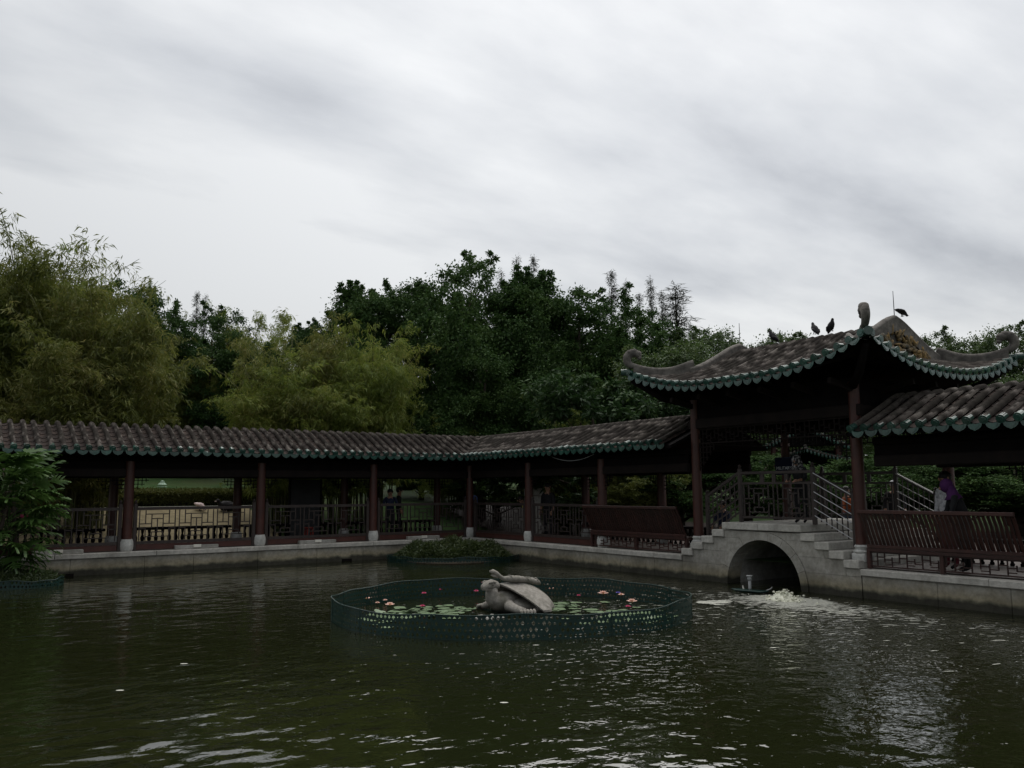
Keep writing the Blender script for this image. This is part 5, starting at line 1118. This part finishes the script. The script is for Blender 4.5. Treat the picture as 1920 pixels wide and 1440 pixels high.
m = MB(); m.bbox(-2.3, .9, .616, -1.9, 1.3, 2.05, .02); m.bbox(-2.36, .84, 2.05, -1.84, 1.36, 2.38, .03); m.build('stone_pillar', 'granite', None, label='pale square stone pillar with wider head inside the right corridor', cat='pillar')

# ------------------------------------------------------------------ visitors
def person(label, loc, heading, h, top, bottom, hat=None, pose='stand', lean=0., carry=None, skin='skin'):
    """one continuous skinned body; hair or headwear and hands are its children"""
    J = {'pel': (0, 0, .52), 'sp': (.0, 0, .62), 'ch': (.0, 0, .74), 'nk': (.0, 0, .83), 'hb': (.012, 0, .875), 'hm': (.016, 0, .925), 'ht': (.008, 0, .968)}
    for s, n in ((1, 'l'), (-1, 'r')):
        J['sh'+n] = (0, s*.105, .80); J['el'+n] = (.01, s*.135, .645); J['wr'+n] = (.06, s*.125, .51); J['hip'+n] = (0, s*.052, .50); J['kn'+n] = (.015, s*.056, .28); J['an'+n] = (0, s*.058, .05); J['to'+n] = (.085, s*.066, .018)
    if pose == 'rail':
        for s, n in ((1, 'l'), (-1, 'r')): J['el'+n] = (.10, s*.14, .67); J['wr'+n] = (.24, s*.08, .68)
    if pose == 'photo':
        for s, n in ((1, 'l'), (-1, 'r')): J['el'+n] = (.10, s*.13, .70); J['wr'+n] = (.19, s*.05, .83)
    if pose == 'sit':
        for s, n in ((1, 'l'), (-1, 'r')): J['kn'+n] = (.25, s*.075, .50); J['an'+n] = (.26, s*.075, .26); J['to'+n] = (.34, s*.08, .235); J['wr'+n] = (.18, s*.09, .56); J['el'+n] = (.06, s*.14, .63)
    up = {'sp', 'ch', 'nk', 'hb', 'hm', 'ht', 'shl', 'shr', 'ell', 'elr', 'wrl', 'wrr'}
    P = {}
    for k, p in J.items():
        x, y, z = p
        if k in up and lean: z_ = z-.52; x, z = x*math.cos(lean)+z_*math.sin(lean), .52+z_*math.cos(lean)-x*math.sin(lean)
        P[k] = np.array((x, y, z))*h
    sink = .23*h if pose == 'sit' else 0
    rad = dict(pel=.078, sp=.072, ch=.078, nk=.034, hb=.046, hm=.058, ht=.034, shl=.042, shr=.042, ell=.027, elr=.027, wrl=.019, wrr=.019, hipl=.058, hipr=.058, knl=.038, knr=.038, anl=.024, anr=.024, tol=.018, tor=.018)
    keys = list(P); E_ = [('pel', 'sp'), ('sp', 'ch'), ('ch', 'nk'), ('nk', 'hb'), ('hb', 'hm'), ('hm', 'ht')]
    for n in 'lr': E_ += [('ch', 'sh'+n), ('sh'+n, 'el'+n), ('el'+n, 'wr'+n), ('pel', 'hip'+n), ('hip'+n, 'kn'+n), ('kn'+n, 'an'+n), ('an'+n, 'to'+n)]
    me = bpy.data.meshes.new('body'); me.from_pydata([P[k] for k in keys], [(keys.index(a), keys.index(b)) for a, b in E_], [])
    ob = bpy.data.objects.new('tmp_body', me); COL.objects.link(ob); md = ob.modifiers.new('skin', 'SKIN'); md.use_smooth_shade = True
    for i, k in enumerate(keys):
        v = me.skin_vertices[0].data[i]; v.radius = (rad[k]*h*.92, rad[k]*h*(1.12 if k in ('ch', 'sp', 'pel') else 1.)); v.use_root = (k == 'pel')
    ob.modifiers.new('sub', 'SUBSURF').levels = 2
    dg = bpy.context.evaluated_depsgraph_get(); bm_ = bpy.data.meshes.new_from_object(ob.evaluated_get(dg)); bpy.data.objects.remove(ob)
    bm_.materials.clear()
    for q in (top, bottom, skin, 'cl_black'): bm_.materials.append(MT[q])
    for p in bm_.polygons:
        c = np.array(p.center); k = min(keys, key=lambda q: np.linalg.norm(P[q]-c)-rad[q]*h*.4); p.use_smooth = True
        p.material_index = 2 if k in ('nk', 'hb', 'hm', 'ht', 'wrl', 'wrr') else 3 if k in ('tol', 'tor') else 1 if k in ('hipl', 'hipr', 'knl', 'knr', 'anl', 'anr', 'pel') else 0
    root = thing('person', label, 'person', (loc[0], loc[1], loc[2]))
    rot = (0, 0, heading)
    def child(me_, nm, par=root):
        o = bpy.data.objects.new(nm, me_); COL.objects.link(o); o.parent = par
        if par is root: o.rotation_euler = rot; o.location = (0, 0, -sink)
        return o
    body = child(bm_, 'body')
    hm = P['hm']; hd = unit(P['ht']-P['hb']); fwd = np.array((math.cos(lean*.5), 0, -math.sin(lean*.5)))
    m = MB(); m.ell(hm+fwd*.062*h-hd*.008*h, (.012*h, .009*h, .016*h), 8, 6)
    for s in (-1, 1): m.ell(hm+np.array((0, s*.056*h, 0)), (.012*h, .006*h, .018*h), 8, 6)
    child(m.mesh('nose_and_ears', skin, True), 'nose_and_ears', body)
    m = MB()
    for s in (-1, 1): m.ell(hm+fwd*.052*h+np.array((0, s*.022*h, .010*h)), (.006*h, .008*h, .005*h), 7, 5)
    m.ell(hm+fwd*.054*h-hd*.034*h, (.005*h, .016*h, .004*h), 8, 5); child(m.mesh('eyes_and_mouth', 'hair', True), 'eyes_and_mouth', body)
    m = MB(); hm_ = hat or 'hair'
    if hat == 'cl_purple' or hat == 'cl_dots':
        m.ell(hm-fwd*.012*h+hd*.008*h, (.070*h, .070*h, .078*h), 14, 9); m.tube([hm-fwd*.03*h, P['nk']-fwd*.01*h, P['ch']*.55+P['nk']*.45], [.062*h, .075*h, .115*h], 12, sq=(1.15, .8)); child(m.mesh('headscarf', hat, True), 'headscarf')
    elif hat:
        m.ell(hm+hd*.022*h, (.064*h, .064*h, .048*h), 14, 8); m.ell(hm+hd*.018*h+fwd*.062*h, (.045*h, .045*h, .008*h), 12, 6); child(m.mesh('cap', hat, True), 'cap')
    else: m.ell(hm-fwd*.016*h+hd*.014*h, (.062*h, .063*h, .062*h), 14, 9); child(m.mesh('hair', 'hair', True), 'hair')
    for n in 'lr':
        w_ = P['wr'+n]; d = unit(w_-P['el'+n]); s = 1 if n == 'l' else -1; a = unit(np.cross(d, (0, 1, 0)) if abs(d[1]) < .9 else np.cross(d, (1, 0, 0))); b = np.cross(d, a); m = MB(); m.tube([w_-d*.01*h, w_+d*.022*h, w_+d*.048*h], [.016*h, .022*h, .020*h], 10, sq=(.55, 1.1))
        for q, ln in enumerate((.038, .045, .048, .042)): o0 = w_+d*.045*h+b*(q-1.5)*.0105*h; m.tube([o0, o0+d*ln*.55*h, o0+d*ln*.85*h-a*.012*h], [.006*h, .0055*h, .004*h], 6)
        o0 = w_+d*.012*h+b*s*.02*h; m.tube([o0, o0+d*.02*h+b*s*.014*h, o0+d*.042*h+b*s*.012*h-a*.008*h], [.008*h, .007*h, .005*h], 6); child(m.mesh('hand', skin, True), 'hand')
    return root
FZ = .617
person('dark-clothed person standing right of the corridor column at mid-picture', (-1.0, 3.45, FZ), .3, 1.88, 'cl_black', 'cl_black')
person('person in yellow top bending down in the right corridor', (-1.5, 1.75, FZ), -.6, 1.55, 'cl_yellow', 'cl_black', lean=.6)
person('person in blue top standing at the inner corridor corner', (-1.1, -1.55, FZ), .8, 1.75, 'cl_blue', 'cl_jean', pose='rail')
person('person in black with back to the pond near the corner column', (1.9, -1.7, FZ), 2.6, 1.78, 'cl_black', 'cl_black')
person('person in dark blue behind the third corridor railing', (2.45, -1.3, FZ), 1.2, 1.72, 'cl_navy', 'cl_black', pose='rail')
person('person seated in the right corridor behind the maroon bench', (-2.55, 9.6, FZ), .1, 1.72, 'cl_navy', 'cl_black', pose='sit')
person('person in dotted black and white headscarf leaning on the bridge railing', (-.85, 13.52, 1.452), .2, 1.6, 'cl_black', 'cl_black', 'cl_dots', 'rail', .25)
person('person in orange top standing beyond the bridge steps', (-5.2, 11.75, FZ), 2.5, 1.7, 'cl_orange', 'cl_jean')
person('person in white cap beyond the bridge beside the pavilion column', (-5.6, 12.95, FZ), .5, 1.86, 'cl_black', 'cl_black', 'cl_white')
person('person in white printed shirt standing behind the right-hand bench', (-1.15, 16.85, FZ), -.3, 1.98, 'cl_white', 'cl_maroon', lean=.05)
person('person in purple headscarf bowed over the right-hand bench', (-.75, 17.38, FZ), -.9, 1.86, 'cl_black', 'cl_black', 'cl_purple', 'rail', .38)
